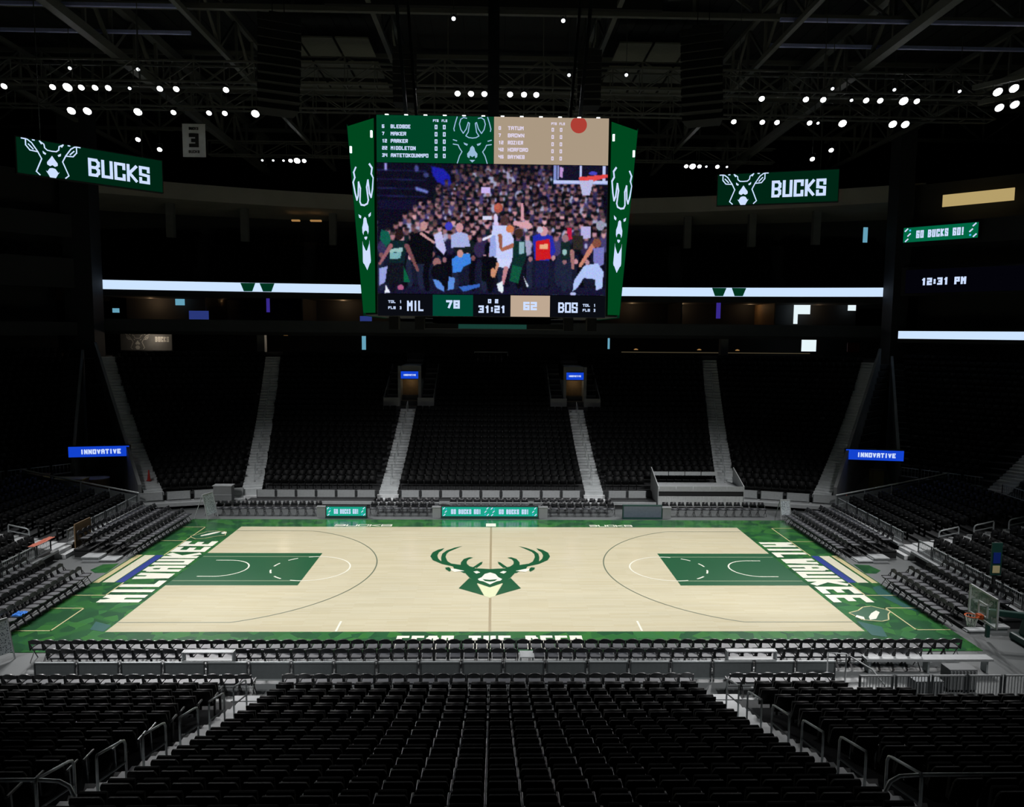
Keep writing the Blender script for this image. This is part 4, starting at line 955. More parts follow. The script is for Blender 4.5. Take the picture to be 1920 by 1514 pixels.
for x in (-27, -18, -9, 0, 9, 18, 27):
    b = MB(); b.box(x-.06, 37, 12, x+.06, 42.5, 14.4); struct(b.build('wall_suite_partition', M['wood' if x % 2 else 'wall']))
for x in (-21.5, 21.8):
    b = MB(); b.box(x-.35, 35.5, 8.7, x+.35, 36.2, 10.8); struct(b.build('wall_concourse_pillar', M['concrete']))
# ring beam and columns at top of the upper tier
yr = lambda x: 44-11*(abs(x)/38)**2
b = MB(); band(b, arcpts(-38, 38.5, 26, yr), 23.3, 24.8, .6)
for p, q in zip(arcpts(-38, 38.5, 26, yr), arcpts(-38, 38.5, 26, yr)[1:]): b.face([(p[0], p[1], 23.3), (q[0], q[1], 23.3), (q[0]*1.2, q[1]+9, 23.0), (p[0]*1.2, p[1]+9, 23.0)])
struct(b.build('trim_ring_beam', M['ring']))
b = MB()
for x in (-31, -24.8, -16.6, 20, 26, 31.5): b.box(x-.35, yr(x)+2.4, 20, x+.35, yr(x)+3, 23.3)
struct(b.build('wall_upper_pillar', M['concrete']))
b = MB(); band(b, arcpts(-44, 44, 20, lambda x: 50.5-9*(abs(x)/44)**2), 14, 23.5, .3); struct(b.build('wall_upper_back', M['wall']))
for s_, nm in ((-1, 'left'), (1, 'right')):
    b = MB(); x0, x1 = (34.75, 37.2) if s_ < 0 else (35.6, 37.0)
    b.box(min(s_*x0, s_*x1), 31.8, 8.6, max(s_*x0, s_*x1), 33.55, 33.9); struct(b.build('wall_tower_'+nm, M['towerpaint']))
# right corner facade, turned 45 degrees
def cw(mb, x0, y0, L, z0, z1, th, off=0, s_=1):
    d = Vector((s_*.7071, -.7071)); n = Vector((s_*.7071, .7071)); p = Vector((s_*x0, y0))+n*off; q = p+d*L
    mb.hexa([(*p, z0), (*q, z0), (*(q+n*th), z0), (*(p+n*th), z0), (*p, z1), (*q, z1), (*(q+n*th), z1), (*(p+n*th), z1)])
for s_, nm in ((-1, 'left'), (1, 'right')):
    b = MB(); cw(b, 35.9, 31.3, 16, 10.6, 11.75, .4, .1, s_); cw(b, 35.9, 31.3, 16, 14.7, 17.2, .4, .3, s_); cw(b, 35.9, 31.3, 16, 19.0, 20.9, .4, .3, s_)
    cw(b, 36.2, 31.5, 16, 8.6, 22, .3, 5, s_); cw(b, 36, 31.3, 16, 20.9, 24.6, .4, 2.5, s_)
    struct(b.build('wall_corner_'+nm, M['wall']))
b = MB(); cw(b, 37.9, 29.3, 5.2, 22.2, 23.2, .1, .6); o = struct(b.build('trim_lit_soffit', M['e_warm']))  # soffit itself emits, standing in for the warm light falling on it
A = (35.95, 31.2); B_ = (47.0, 20.15)
o, s, T, L, h = board('ribbon_screen', 'white glowing ribbon board along the right corner suites', 'ribbon board', A, B_, 11.62, 10.95, M['black'], M['e_ribbon'], .1)
# windows & screens in the suites and concourse
def pane(name, x0, x1, z0, z1, y, m, lab=None, cat=None, group=None):
    b = MB(); b.box(x0, y, z0, x1, y+.08, z1); o = b.build(name, M[m])
    if cat: tag(o, lab, cat, group)
    else: struct(o)
pane('window_1', 31.0, 32.3, 13.3, 14.5, 41.5, 'e_win'); pane('window_2', 30.6, 31.0, 12.3, 14.5, 41.4, 'e_win'); pane('window_3', 36.2, 37.0, 13.7, 14.5, 41.5, 'e_win')
pane('window_4', 31.8, 33.3, 9.5, 10.9, 42, 'e_win'); pane('window_5', -13.3, -12.9, 9.3, 10.9, 42, 'e_winblue'); pane('window_6', -31.7, -30.8, 13.6, 14.5, 41.5, 'e_winblue')
pane('window_8', 34.7, 35.1, 19.9, 21.3, 36, 'e_winblue'); pane('window_7', 11.6, 11.8, 9.6, 10.8, 41, 'e_winblue')
pane('wall_screen', -28.4, -26.6, 12.15, 12.95, 36.5, 'e_dimblue', 'dim blue screen on the suite rail, left of green ribbon marks', 'screen', 'blue suite screens')
pane('wall_screen', -12.5, -11.4, 12.1, 12.6, 36.5, 'e_dimblue', 'small dim blue screen on the suite rail beside the scoreboard', 'screen', 'blue suite screens')
pane('wall_screen', -35.2, -34.6, 12.7, 13.1, 36, 'e_winblue', 'tiny cyan screen at left end of the far suites', 'screen')
pane('column_light', -21.5, -21.2, 12.9, 14.4, 37.5, 'e_purple', 'purple lit column in far suites left of scoreboard', 'column light', 'purple column lights')
pane('column_light', 21.5, 21.9, 12.7, 14.4, 37.5, 'e_purple', 'blue lit column in far suites right of scoreboard', 'column light', 'purple column lights')
pane('wall_sign', 34.2, 35.4, 9.6, 10.5, 37, 'red', 'small red sign at right end of the far concourse', 'sign')
# mural on the left
o, s, T, L, h = board('wall_mural', 'dim grey mural with antlered head at left end of far concourse', 'mural', (-35.3, 37.5), (-30.5, 37.5), 10.75, 9.2, M['wall'], M['concrete'], .1)
b = MB(); head(b, T, EARHEAD, 1.6, .65, .0035, .07, clip=(0, .02, L, h), asp=1.1); text(b, T, 'BUCKS', 3.9, 1.05, .5, w=1.3); b.build('drawing', M['white'], s)
for i, (x, z) in enumerate(((-33.9, 14.35), (-28.6, 14.35), (-24.2, 14.3), (-12.2, 14.2), (11.8, 14.3), (17.0, 14.3), (25.5, 14.3), (30.2, 14.3), (-20, 10.7), (-17.7, 10.75), (14, 9.6), (20.5, 9.6), (24, 9.6), (8, 13.6))):
    b = MB(); b.lathe([(.05, .12), (.22, .04), (.2, 0), (.05, 0)], 10); o = b.build('pendant_lamp', M['e_warm2'], loc=(x, 38.5+(i % 2), z))
    c = MB(); c.bar((0, 0, .1), (0, 0, .3), .03); c.build('stem', M['black'], o)
    lv = 'suite level' if z > 12 else 'concourse'
    tag(o, 'small warm pendant lamp on far %s, %s in its row from left' % (lv, ORD[i]), 'lamp', 'warm lamps in the far suites and concourse')
# small lit strips of the concourse
b = MB(); b.box(12.5, 38, 9.35, 31, 38.05, 9.42); o = b.build('counter_light_strip', emit('counter_strip', srgb(70, 62, 46), 1, False)); tag(o, 'thin warm light strip along right half of far concourse', 'light strip')
# pale upper ceiling lamps over upper tier
for i, (x0, x1) in enumerate(((-20.7, -19.9), (-18.8, -17.7))):
    b = MB(); b.box(x0, 44, 22.35, x1, 44.4, 22.5); o = b.build('soffit_lamp', M['e_warm2']); tag(o, '%s warm soffit lamp left of scoreboard under ring beam' % ('narrow', 'wide')[i], 'lamp')

for i, (x, e) in enumerate(((-34, 20), (-27, 9), (-15, 12), (-11, 8), (14, 9), (19, 12), (26, 7), (33, 6))):
    l = bpy.data.lights.new('suite_lamp', 'POINT'); l.energy = e*2.2; l.color = (1, .62, .32); l.shadow_soft_size = .1
    q = bpy.data.objects.new('suite_lamp', l); C.objects.link(q); q.location = (x, 41.2, 14.0)
for i, (x, e) in enumerate(((-32, 30), (-20, 30), (14, 14), (26, 14), (0, 16))):
    l = bpy.data.lights.new('concourse_lamp', 'POINT'); l.energy = e; l.color = (1, .8, .6); l.shadow_soft_size = .1
    q = bpy.data.objects.new('concourse_lamp', l); C.objects.link(q); q.location = (x, 36.4, 10.4)
# ================================================================== barriers and rails
def barrier(name, label, group, A, B_, z0, h, m='rail', step=.11, solid=False, foot=True, gap=.03):
    """one panel of railing between two posts"""
    A = Vector(A); B_ = Vector(B_); u = (B_-A); L = u.length; u.normalize()
    o = thing(name, label, 'railing', (A.x, A.y, z0), math.atan2(u.y, u.x), group)
    for z_ in (h-.05, .08):
        b = MB(); b.box(gap, -.02, z_, L-gap, .02, z_+.045); b.build('rail', M[m], o)
    for x in (gap, L-gap-.04):
        b = MB(); b.box(x, -.02, 0, x+.04, .02, h); b.build('post', M['darkrail'], o)
    b = MB()
    if solid: b.box(gap+.04, -.01, .12, L-gap-.04, .01, h-.05); b.build('panel', M['pale'] if solid == 1 else M['mesh'], o)
    else:
        n = int(L/step)
        for i in range(1, n): x = L*i/n; b.box(x-.008, -.008, .12, x+.008, .008, h-.05)
        b.build('balusters', M[m], o)
    return o
proto = None
nb = 0
def panels(xs, y, z0, h, labf, group, w, **k):
    proto = None
    for i, x in enumerate(xs):
        lab = labf(i, len(xs))
        if proto is None: proto = barrier('railing_panel', lab, group, (x, y), (x+w, y), z0, h, **k)
        else: dup(proto, (x, y, z0), 0, lab, group)
fromend = lambda i, n, what: '%s, %s from %s end' % (what, ORD[min(i, n-1-i)], 'left' if i <= n-1-i else 'right')
panels([-14.5+1.36*i for i in range(19)], -11.7, FZ, .70, lambda i, n: fromend(i, n, 'grey slatted barrier panel behind near sideline chairs'), 'barrier panels behind the near sideline chairs', 1.36, solid=3)
panels([11.0+1.1*i for i in range(5)], -13.8, FZ, 1.2, lambda i, n: fromend(i, n, 'pale slatted railing panel below right near seats'), 'railing panels below the right near seats', 1.1, m='pale', step=.09)
xs = [-15.2+1.29*i for i in range(6)]+[-5.9+1.31*i for i in range(9)]+[7.6, 8.9]
panels(xs, 13.2, .42, .55, lambda i, n: fromend(i, n, 'low grey rail panel at foot of far stand'), 'low rail panels at foot of far stand', 1.25, solid=1, m='pale')
b = MB()
for x0, x1 in ((-15.6, -7.6), (-6.0, 6.0), (7.6, 10.6)): b.box(x0, 12.35, FZ, x1, 13.9, .40)
struct(b.build('floor_ledge', M['riser']))
b = MB()
for x0, x1 in ((-15.6, -7.6), (-6.0, 6.0), (7.6, 10.6)): b.box(x0, 12.25, .24, x1, 12.35, .42)
struct(b.build('trim_3', M['pale']))
# corner ledges and rails
for s, nm in ((-1, 'left'), (1, 'right')):
    A = Vector((s*15.8, 12.9)); B_ = Vector((s*21.9, 11.0))
    b = MB(); d = (B_-A).normalized(); n = Vector((d.y, -d.x)); n = n if n.y < 0 else -n
    b.hexa([(*(A), .2), (*(B_), .2), (*(B_-n*1.0), .2), (*(A-n*1.0), .2), (*A, .42), (*B_, .42), (*(B_-n*1.0), .42), (*(A-n*1.0), .42)]); struct(b.build('trim_4', M['pale']))
    for i in range(4):
        p = A.lerp(B_, i/4+.01)-n*.75; q = A.lerp(B_, (i+1)/4-.01)-n*.75
        if s < 0: p, q = q, p
        barrier('railing_panel', 'grey rail panel of %s far corner foot, %s from the court centre' % (nm, ORD[i]), 'rail panels at the far corner feet', p, q, .42, .6, solid=1, m='pale')
    # end stand wall, rail
    for (xa, ya), (xb, yb) in (((21.7, 11), (21.45, 2.7)), ((21.4, 1.4), (21.05, -8))):
        b = MB(); b.hexa([(s*(xa-.3), ya, .36), (s*xa, ya, .36), (s*xb, yb, .36), (s*(xb-.3), yb, .36), (s*(xa-.3), ya, .47), (s*xa, ya, .47), (s*xb, yb, .47), (s*(xb-.3), yb, .47)]); struct(b.build('trim_5', M['pale']))
        b = MB(); b.hexa([(s*(xa-.06), ya, FZ), (s*(xa-.01), ya, FZ), (s*(xb-.01), yb, FZ), (s*(xb-.06), yb, FZ), (s*(xa-.06), ya, .36), (s*(xa-.01), ya, .36), (s*(xb-.01), yb, .36), (s*(xb-.06), yb, .36)]); struct(b.build('wall_end_skirt', M['black']))
    ys = [2.7+1.37*i for i in range(6)]+[-8+1.33*i for i in range(7)]
    for i, y in enumerate(ys):
        xr = lambda q: s*(21.34+.035*q); A = (xr(y+1.3), y+1.3); Bq = (xr(y), y)
        barrier('railing_panel', 'grey rail panel at foot of %s end stand, %s from %s' % (nm, ORD[i if i < 6 else i-6], 'aisle to far corner' if i < 6 else 'near corner to aisle'), 'rail panels at foot of end stands', A, Bq, .47, .62, step=.13)
    # rail across top edge of lower end block, running up to the bend
    P = [(s*21.75, 11.2, .45), (s*23.6, 11.3, .78), (s*25.4, 11.45, 1.1), (s*27.2, 11.55, 1.42), (s*29.2, 11.75, 1.8)]
    o = thing('sloping_railing', 'sloping grey railing along far edge of %s end stand' % nm, 'railing', (0, 0, 0))
    b = MB(); b.tube([(x, y, z+.7) for x, y, z in P], .05, 6); b.tube([(x, y, z+.1) for x, y, z in P], .04, 6); b.build('rail', M['rail'], o)
    b = MB(); [b.bar((x, y, z-.1), (x, y, z+.7), .05) for x, y, z in P]; b.build('post', M['rail'], o)
    b = MB(); [b.hexa([(p[0], p[1]-.01, p[2]+.12), (q[0], q[1]-.01, q[2]+.12), (q[0], q[1]+.01, q[2]+.12), (p[0], p[1]+.01, p[2]+.12), (p[0], p[1]-.01, p[2]+.55), (q[0], q[1]-.01, q[2]+.55), (q[0], q[1]+.01, q[2]+.55), (p[0], p[1]+.01, p[2]+.55)]) for p, q in zip(P, P[1:])]; b.build('panel', M['mesh'], o)
    A = Vector((s*27.95, 15.1)); B_ = Vector((s*31.4, 11.4))
    for i in range(4):
        p = A.lerp(B_, i/4); q = A.lerp(B_, (i+1)/4-.02)
        if s < 0: p, q = q, p
        barrier('railing_panel', 'dark rail panel above %s tunnel corner, %s from the tunnel' % (nm, ORD[i]), 'rail panels of the bend sections', p, q, 1.6, .7, step=.2)
    for i in range(3):
        p = Vector((s*31.1, 9.4-i*2.6)); q = Vector((s*31.1, 6.9-i*2.6))
        barrier('railing_panel', 'dark rail panel of %s end upper seats, %s from the far aisle' % (nm, ORD[i]), 'rail panels of the end upper sections', p, q, 1.6, .7, step=.2)
# ------------------------------------------------------------------ aisle hand rails
def handrail(label, loc, rz, L=.95, dz=.3, h=.92, r=.024, group='handrails on the near aisles', m='rail', mid=True):
    o = thing('handrail', label, 'handrail', loc, rz, group)
    c = .13
    P = [(0, 0, 0), (0, 0, h-c), (0, c*.35, h-c*.3), (0, c, h), (0, L-.02, h+dz), (0, L, h+dz-.06), (0, L, dz)]
    b = MB(); b.tube(P, r, 8); b.build('rail', M[m], o, smooth=True)
    if mid:
        b = MB(); b.tube([(0, 0, h*.5), (0, L, h*.5+dz)], r*.8, 6); b.build('middle_bar', M[m], o, smooth=True)
    b = MB(); b.lathe([(.05, 0), (.05, .02), (.03, .03)], 10); b.lathe([(.05, 0), (.05, .02), (.03, .03)], 10, (0, L, dz)); b.build('base_plate', M[m], o)
    return o
for s, nm in ((-1, 'left'), (1, 'right')):
    pr = None
    for i, k in enumerate((1, 3, 5, 7, 9, 11)):
        y = YN-.8*k-.1; z = zn[k]; lab = 'steel handrail on the %s near aisle, %s up from the court' % (nm, ORD[i])
        dz = zn[k+1]-zn[k]
        if pr is None: pr = handrail(lab, (s*6.4, y, z), math.pi, dz=dz)
        else: dup(pr, (s*6.4, y, z), math.pi, lab)
    pr = None
    for i in range(7):
        k = 1+2*i; lab = 'thin handrail on %s inner far aisle, %s up from the court' % (nm, ORD[i])
        if pr is None: pr = handrail(lab, (s*6.8, YF+.8*k+.1, zf[k]), 0, dz=.3, mid=False, group='handrails on the far aisles')
        else: dup(pr, (s*6.8, YF+.8*k+.1, zf[k]), 0, lab)
    for i in range(10):
        k = 1+2*i; t = k/NF; p = lerp((s*15.7, YF), (s*19.7, YB), t); lab = 'thin handrail on %s outer far aisle, %s up from the court' % (nm, ORD[i])
        dup(pr, (p[0], p[1]+.1, zf[k]), -s*.195, lab)
    for i in range(3):
        x = s*(22.9+1.8*i); lab = 'looped steel handrail on %s end stand aisle, %s up from the floor' % (nm, ORD[i])
        handrail(lab, (x, 2.05, .72+.3*i), -s*math.pi/2, L=1.0, dz=.2, h=.62, r=.035, group='looped handrails in the end stands')
# rails at the bottom edge of the frame, around the entrances
for s, nm in ((-1, 'left'), (1, 'right')):
    o = thing('guard_rail', 'curved steel guard rail at %s bottom corner beside the near aisle' % nm, 'railing', (s*5.9, -24.75, zn[12]))
    b = MB(); b.tube([(0, 0, 0), (0, 0, .55), (s*.06, 0, .70), (s*.2, 0, .78), (s*.5, 0, .8), (s*2.2, 0, .8)], .028, 8); b.tube([(s*2.2, 0, .8), (s*2.2, 0, 0)], .028, 8); b.build('rail', M['rail'], o, smooth=True)
    b = MB(); b.lathe([(.05, 0), (.05, .02)], 8); b.lathe([(.05, 0), (.05, .02)], 8, (s*2.2, 0, 0)); b.build('base_plate', M['rail'], o)
o = thing('guard_rail', 'long sloping guard rail in right near seats at right frame edge', 'railing', (8.35, -24.4, zn[11]))
b = MB(); b.tube([(0, 0, 0), (0, 0, 1.0), (.1, 0, 1.05), (1.8, -.5, .72), (1.8, -.5, 0)], .025, 8); b.tube([(0, 0, .55), (1.8, -.5, .3)], .02, 8); b.build('rail', M['rail'], o, smooth=True)
b = MB(); b.lathe([(.05, 0), (.05, .02)], 8); b.build('base_plate', M['rail'], o)
# side rail of wooden steps at right barrier
o = thing('stair_rail', 'short pale stair rail by right end of near barrier', 'railing', (11.5, -12.0, FZ))
b = MB(); b.tube([(0, 0, 0), (0, 0, 1.05), (.5, -.7, .85), (.75, -1.0, .5), (.75, -1.0, 0)], .03, 8); b.build('rail', M['pale'], o, smooth=True)
b = MB(); b.tube([(-.6, 0, 0), (-.6, 0, 1.1), (0, 0, 1.05)], .025, 8); b.build('post', M['pale'], o, smooth=True)
for i, (x, y, w, h, m, lab) in enumerate(((13.3, -12.9, .9, .55, 'darkrail', 'slatted dark crate behind pale railing, bottom right of court'), (14.6, -12.5, .9, .75, 'concrete', 'grey box cabinet behind pale railing, bottom right of court'))):
    o = thing('equipment_crate', lab, 'crate', (x, y, FZ)); b = MB(); b.box(0, 0, .06, w, .5, h); b.build('body', M[m], o, bevel=.02)
    b = MB(); [b.box(.03+k*w/8, -.015, .1, .07+k*w/8, 0, h-.05) for k in range(8)]; b.build('slats', M['pale'], o)
    b = MB(); [b.box(px_, py_, 0, px_+.06, py_+.06, .06) for px_ in (.03, w-.09) for py_ in (.03, .4)]; b.build('foot', M['black'], o)
o = thing('equipment_bench', 'long pale low bench in front of right near barrier', 'bench', (12.6, -11.2, FZ))
b = MB(); b.box(0, 0, .42, 4.3, .4, .5); b.build('top', M['pale'], o); b = MB(); [b.box(x, .05, 0, x+.06, .35, .42) for x in (.1, 2.1, 4.1)]; b.build('leg', M['rail'], o)
# white gaps boxes among sideline chairs
o = thing('table', 'small pale table in gap of near sideline second chair row', 'table', (1.25, -11.0, FZ))
b = MB(); b.box(-.24, -.25, .60, .24, .25, .64); b.build('top', M['pale'], o, bevel=.01)
for x in (-.2, .2):
    for y in (-.2, .2): b = MB(); b.bar((x, y, 0), (x, y, .6), .03); b.build('leg', M['rail'], o)
for x, lab in ((-9.05, 'left'), (8.6, 'right')):
    o = thing('equipment_rack', 'pale open metal rack behind near sideline chairs, %s of centre' % lab, 'rack', (x, -11.45, FZ))
    b = MB(); [b.box(-.8, -.12, z, .8, .12, z+.03) for z in (.35, .65, .92)]; b.build('shelf', M['pale'], o)
    b = MB(); [b.box(sx*.8-.02, -.12, 0, sx*.8+.02, .12, .95) for sx in (-1, 1)]; b.build('upright', M['rail'], o)

# ================================================================== raised platform in the far stand, right
o = thing('camera_platform', 'raised platform with ribbed pale curtain and black gap, right of centre in far stand', 'platform', (10.75, 12.35, 0))
b = MB(); b.box(0, 0, 1.12, 5.5, 2.3, 1.25); b.build('deck', M['pale'], o)
b = MB()
for i in range(110): b.hexa([(i*.05, .05, .12), (i*.05+.025, .02, .12), (i*.05+.05, .05, .12), (i*.05+.025, .07, .12), (i*.05, .05, .80), (i*.05+.025, .02, .80), (i*.05+.05, .05, .80), (i*.05+.025, .07, .80)])
b.build('curtain', M['curtain'], o)
b = MB(); b.box(0, .1, FZ, 5.5, 2.2, 1.12); b.build('understructure', M['black'], o)
for i in range(5):
    b = MB(); b.box(.05+i*1.1, .0, 1.25, 1.1+i*1.1, .04, 1.45); b.build('rail_panel', M['pale'], o)
    if i < 4: b = MB(); b.box(.05+i*1.1, 2.2, 1.75, 1.1+i*1.1, 2.24, 2.0); b.build('rail_panel', M['pale'], o)
b = MB()
for x in (-.05, 5.5): b.hexa([(x, 0, .2), (x+.05, 0, .2), (x+.05, 2.3, .2), (x, 2.3, .2), (x, 0, 1.45), (x+.05, 0, 1.45), (x+.05, 2.3, 2.3), (x, 2.3, 2.3)])
b.build('side_panel', M['pale'], o)
# concrete camera box at the top of far centre
o = thing('camera_booth', 'pale grey camera box at top centre of far stand', 'booth', (-1.65, 33.0, zf[23]))
b = MB(); b.box(0, 0, 0, 3.0, .1, .62); b.box(0, 0, 0, .1, 1.2, .62); b.box(2.9, 0, 0, 3.0, 1.2, .62); b.build('front_panel', M['curtain'], o)
b = MB(); b.tube([(0, 0, .62), (0, 0, .95), (3, 0, .95), (3, 0, .62)], .03, 6); b.build('rail', M['rail'], o)
# box left of far-left aisle
o = thing('equipment_cabinet', 'grey cabinet left of the left outer far aisle foot', 'cabinet', (-17.6, 12.25, .42))
b = MB(); b.box(0, 0, 0, 1.15, .55, .95); b.build('body', M['concrete'], o, bevel=.03); b = MB(); b.box(-.03, -.04, .95, 1.18, .58, 1.0); b.box(-.02, -.03, .38, 1.17, 0, .42); b.build('lid', M['pale'], o)

# ================================================================== loose items
# folding A-frame signs with pale speckled panels
spk = bpy.data.materials.new('speckled_panel'); spk.use_nodes = True; nt = spk.node_tree; _b = nt.nodes['Principled BSDF']; vo = nt.nodes.new('ShaderNodeTexVoronoi'); vo.inputs['Scale'].default_value = 16
cr = nt.nodes.new('ShaderNodeValToRGB'); cr.color_ramp.elements[0].position = .28; cr.color_ramp.elements[0].color = (.10, .13, .16, 1); cr.color_ramp.elements[1].position = .42; cr.color_ramp.elements[1].color = (.62, .68, .72, 1)
tc = nt.nodes.new('ShaderNodeTexCoord'); nt.links.new(tc.outputs['Object'], vo.inputs['Vector']); nt.links.new(vo.outputs['Distance'], cr.inputs[0]); nt.links.new(cr.outputs[0], _b.inputs['Base Color'])
def aframe(loc, rz, h, w, lab, lean=.28):
    o = thing('folding_board', lab, 'board', loc, rz)
    b = MB(); b.hexa([(-w/2, -lean, .25), (w/2, -lean, .25), (w/2, -lean+.04, .25), (-w/2, -lean+.04, .25), (-w/2, 0, h), (w/2, 0, h), (w/2, .04, h), (-w/2, .04, h)]); b.build('panel', spk, o)
    b = MB()
    for x in (-w/2, w/2): b.bar((x, -lean-.06, 0), (x, 0, h), .04); b.bar((x, lean+.35, 0), (x, .02, h), .035)
    b.box(-w/2, -.01, h-.04, w/2, .05, h+.04); b.build('frame', M['pale'], o)
aframe((-17.0, 9.75, FZ), math.radians(72), 1.45, .9, 'pale speckled folding board by far left corner of court')
aframe((18.0, 9.9, FZ), math.radians(10), 1.15, .65, 'pale speckled folding board by far right corner of court', .12)
aframe((-16.75, -10.1, FZ), math.radians(60), 1.35, .9, 'pale speckled folding board at left frame edge near corner')
# dropped basketball goal on the right
o = thing('basketball_goal', 'lowered basketball goal with glass backboard and orange rim at right frame edge', 'basketball goal', (19.9, -8.95, FZ))
b = MB(); b.box(-.45, -.7, 0, 1.7, .7, .28); b.hexa([(-.3, -.45, .28), (.8, -.45, .28), (.8, .45, .28), (-.3, .45, .28), (-.15, -.4, 1.15), (.7, -.4, 1.0), (.7, .4, 1.0), (-.15, .4, 1.15)]); b.build('base', M['padgreen'], o, bevel=.08)
b = MB(); b.bar((.3, 0, 1.05), (-1.45, .45, 1.12), .2, .22); b.build('arm', M['padgreen'], o, bevel=.03)
b = MB(); b.bar((-1.42, .45, .15), (-1.42, .45, 1.2), .12); b.build('padded_support', M['padgreen'], o)
TG = Matrix.Translation((-1.6, .5, 1.32)) @ Matrix.Rotation(math.radians(-94), 4, 'Z')
b = MB(); b.box(-.88, -.02, -.52, .88, .0, .52, TG); b.build('backboard', M['glass'], o)
b = MB()
for x0, z0, x1, z1 in ((-.92, -.56, .92, -.50), (-.92, .5, .92, .56), (-.92, -.56, -.86, .56), (.86, -.56, .92, .56), (-.3, -.38, .3, -.34), (-.3, .08, .3, .12), (-.3, -.38, -.26, .12), (.26, -.38, .3, .12)): b.box(x0, -.04, z0, x1, .02, z1, TG)
b.build('backboard_frame', M['pale'], o)
b = MB(); ringp = [TG @ Vector((.23*math.cos(a), -.40+.23*math.sin(a), -.38)) for a in np.linspace(0, 2*math.pi, 20, endpoint=False)]; b.tube(ringp, .02, 6, closed=True); b.box(-.12, -.2, -.48, .12, -.02, -.32, TG); b.build('rim', M['orange'], o)
b = MB()
for i in range(12):
    a = 2*math.pi*i/12
    for s in (-1, 1): b.bar(TG @ Vector((.22*math.cos(a), -.40+.22*math.sin(a), -.38)), TG @ Vector((.13*math.cos(a+s*.5), -.40+.13*math.sin(a+s*.5), -.78)), .012)
b.build('net', M['white'], o)
o = thing('banner_stand', 'tall dark stand with narrow blue and green panel beside basketball goal', 'stand', (20.9, -5.9+.3, FZ)); o.location = (20.65, -5.5, FZ)
b = MB(); b.tube([(0, 0, 0), (0, 0, 2.9)], .07, 8); b.build('pole', M['black'], o); b = MB(); b.lathe([(.3, 0), (.3, .04), (.08, .08)], 14); b.build('base', M['black'], o)
b = MB(); b.box(-.22, -.1, 1.55, .22, -.05, 2.9); p = b.build('panel', M['padgreen'], o)
b = MB(); b.box(-.15, -.12, 2.05, .15, -.1, 2.5); b.build('blue_patch', M['navy'], p); b = MB(); b.box(-.15, -.12, 1.65, .15, -.1, 1.95); b.build('yellow_patch', M['tan'], p)
# cone, red post, wood gate, tables, cloths
o = thing('traffic_cone', 'orange traffic cone by mouth of right corner tunnel', 'cone', (23.0, 12.4, FZ)); 
b = MB(); b.box(-.2, -.2, 0, .2, .2, .04); b.build('base', M['orange'], o); b = MB(); b.lathe([(.16, .04), (.03, .95)], 14); c = b.build('cone', M['orange'], o); b = MB(); b.lathe([(.105, .42), (.085, .55)], 14); b.build('stripe', M['white'], c)
o = thing('red_marker', 'small red cone on corner stair of far left stand', 'cone', (-22.2, 13.6, 1.45))
b = MB(); b.box(-.13, -.13, 0, .13, .13, .04); b.build('base', M['red'], o); b = MB(); b.lathe([(.1, .04), (.03, .7)], 12); b.build('cone', M['red'], o)
o = thing('plywood_gate', 'brown plywood panel leaning at foot of left end stand', 'panel', (-20.95, 3.3, FZ)); b = MB()
b.box(-.03, -.75, 0, .03, .75, 1.45); b.build('sheet', M['wood'], o); b = MB(); [b.box(-.08, y-.04, 0, -.03, y+.04, 1.4) for y in (-.6, 0, .6)]; b.build('batten', M['wood'], o); b = MB(); b.box(.03, .1, .95, .05, .3, 1.05); b.build('handle', M['black'], o)
def roundtable(x, y, r, lab, h=.78, mt='wood'):
    o = thing('round_table', lab, 'table', (x, y, FZ)); b = MB(); b.lathe([(r, h), (r, h+.05), (r-.02, h+.06)], 24); b.build('top', M['tabletop'], o)
    b = MB(); b.lathe([(r*.93, 0), (r*.96, h)], 24); b.build('skirt', M[mt], o)
roundtable(-26.0, 14.6, .72, 'tall round brown drum table at mouth of left corner tunnel', h=1.4)
o = thing('wooden_crate', 'long yellow-brown crate left of round table by left tunnel', 'crate', (-27.0, 13.3, FZ)); b = MB(); b.box(-1.0, -.45, 0, .9, .45, 1.65); b.build('body', M['wood'], o, bevel=.02); b = MB(); b.box(-1.03, -.48, 1.6, .93, .48, 1.68); b.build('lid', M['yellow'], o)
o = thing('wooden_crate', 'second yellow-brown crate further left by left tunnel', 'crate', (-28.95, 12.6, FZ)); b = MB(); b.box(-.8, -.4, 0, .8, .4, 2.0); b.build('body', M['yellow'], o, bevel=.02); b = MB(); b.box(-.83, -.43, 2.0, .83, .43, 2.06); b.build('lid', M['wood'], o)
o = thing('wooden_crate', 'small yellow-brown cabinet inside right corner tunnel', 'crate', (27.4, 17.2, FZ)); b = MB(); b.box(-.4, -.3, 0, .4, .3, 1.7); b.build('body', M['yellow'], o, bevel=.02); b = MB(); b.box(-.43, -.33, 1.7, .43, .33, 1.75); b.build('lid', M['wood'], o)
def cloth(name, lab, loc, w, d, m, amp=.03):
    b = MB(); n = 8; H = [[random.uniform(0, amp)+(.05 if 2 < i < 6 and 2 < j < 6 else 0) for j in range(n+1)] for i in range(n+1)]
    for i in range(n):
        for j in range(n):
            q = [(-w/2+w*(i+a)/n, -d/2+d*(j+c)/n, H[i+a][j+c]) for a, c in ((0, 0), (1, 0), (1, 1), (0, 1))]; b.face(q)
    for i in range(n):
        b.face([(-w/2+w*i/n, -d/2, 0), (-w/2+w*(i+1)/n, -d/2, 0), (-w/2+w*(i+1)/n, -d/2, H[i+1][0]), (-w/2+w*i/n, -d/2, H[i][0])])
    o = b.build(name, M[m], loc=loc, smooth=True); tag(o, lab, 'cloth'); return o
cloth('blue_cloth', 'bright blue cloth on a chair of near left baseline block', (-17.75, -7.1, .475), .4, .4, 'bluecloth', .08)
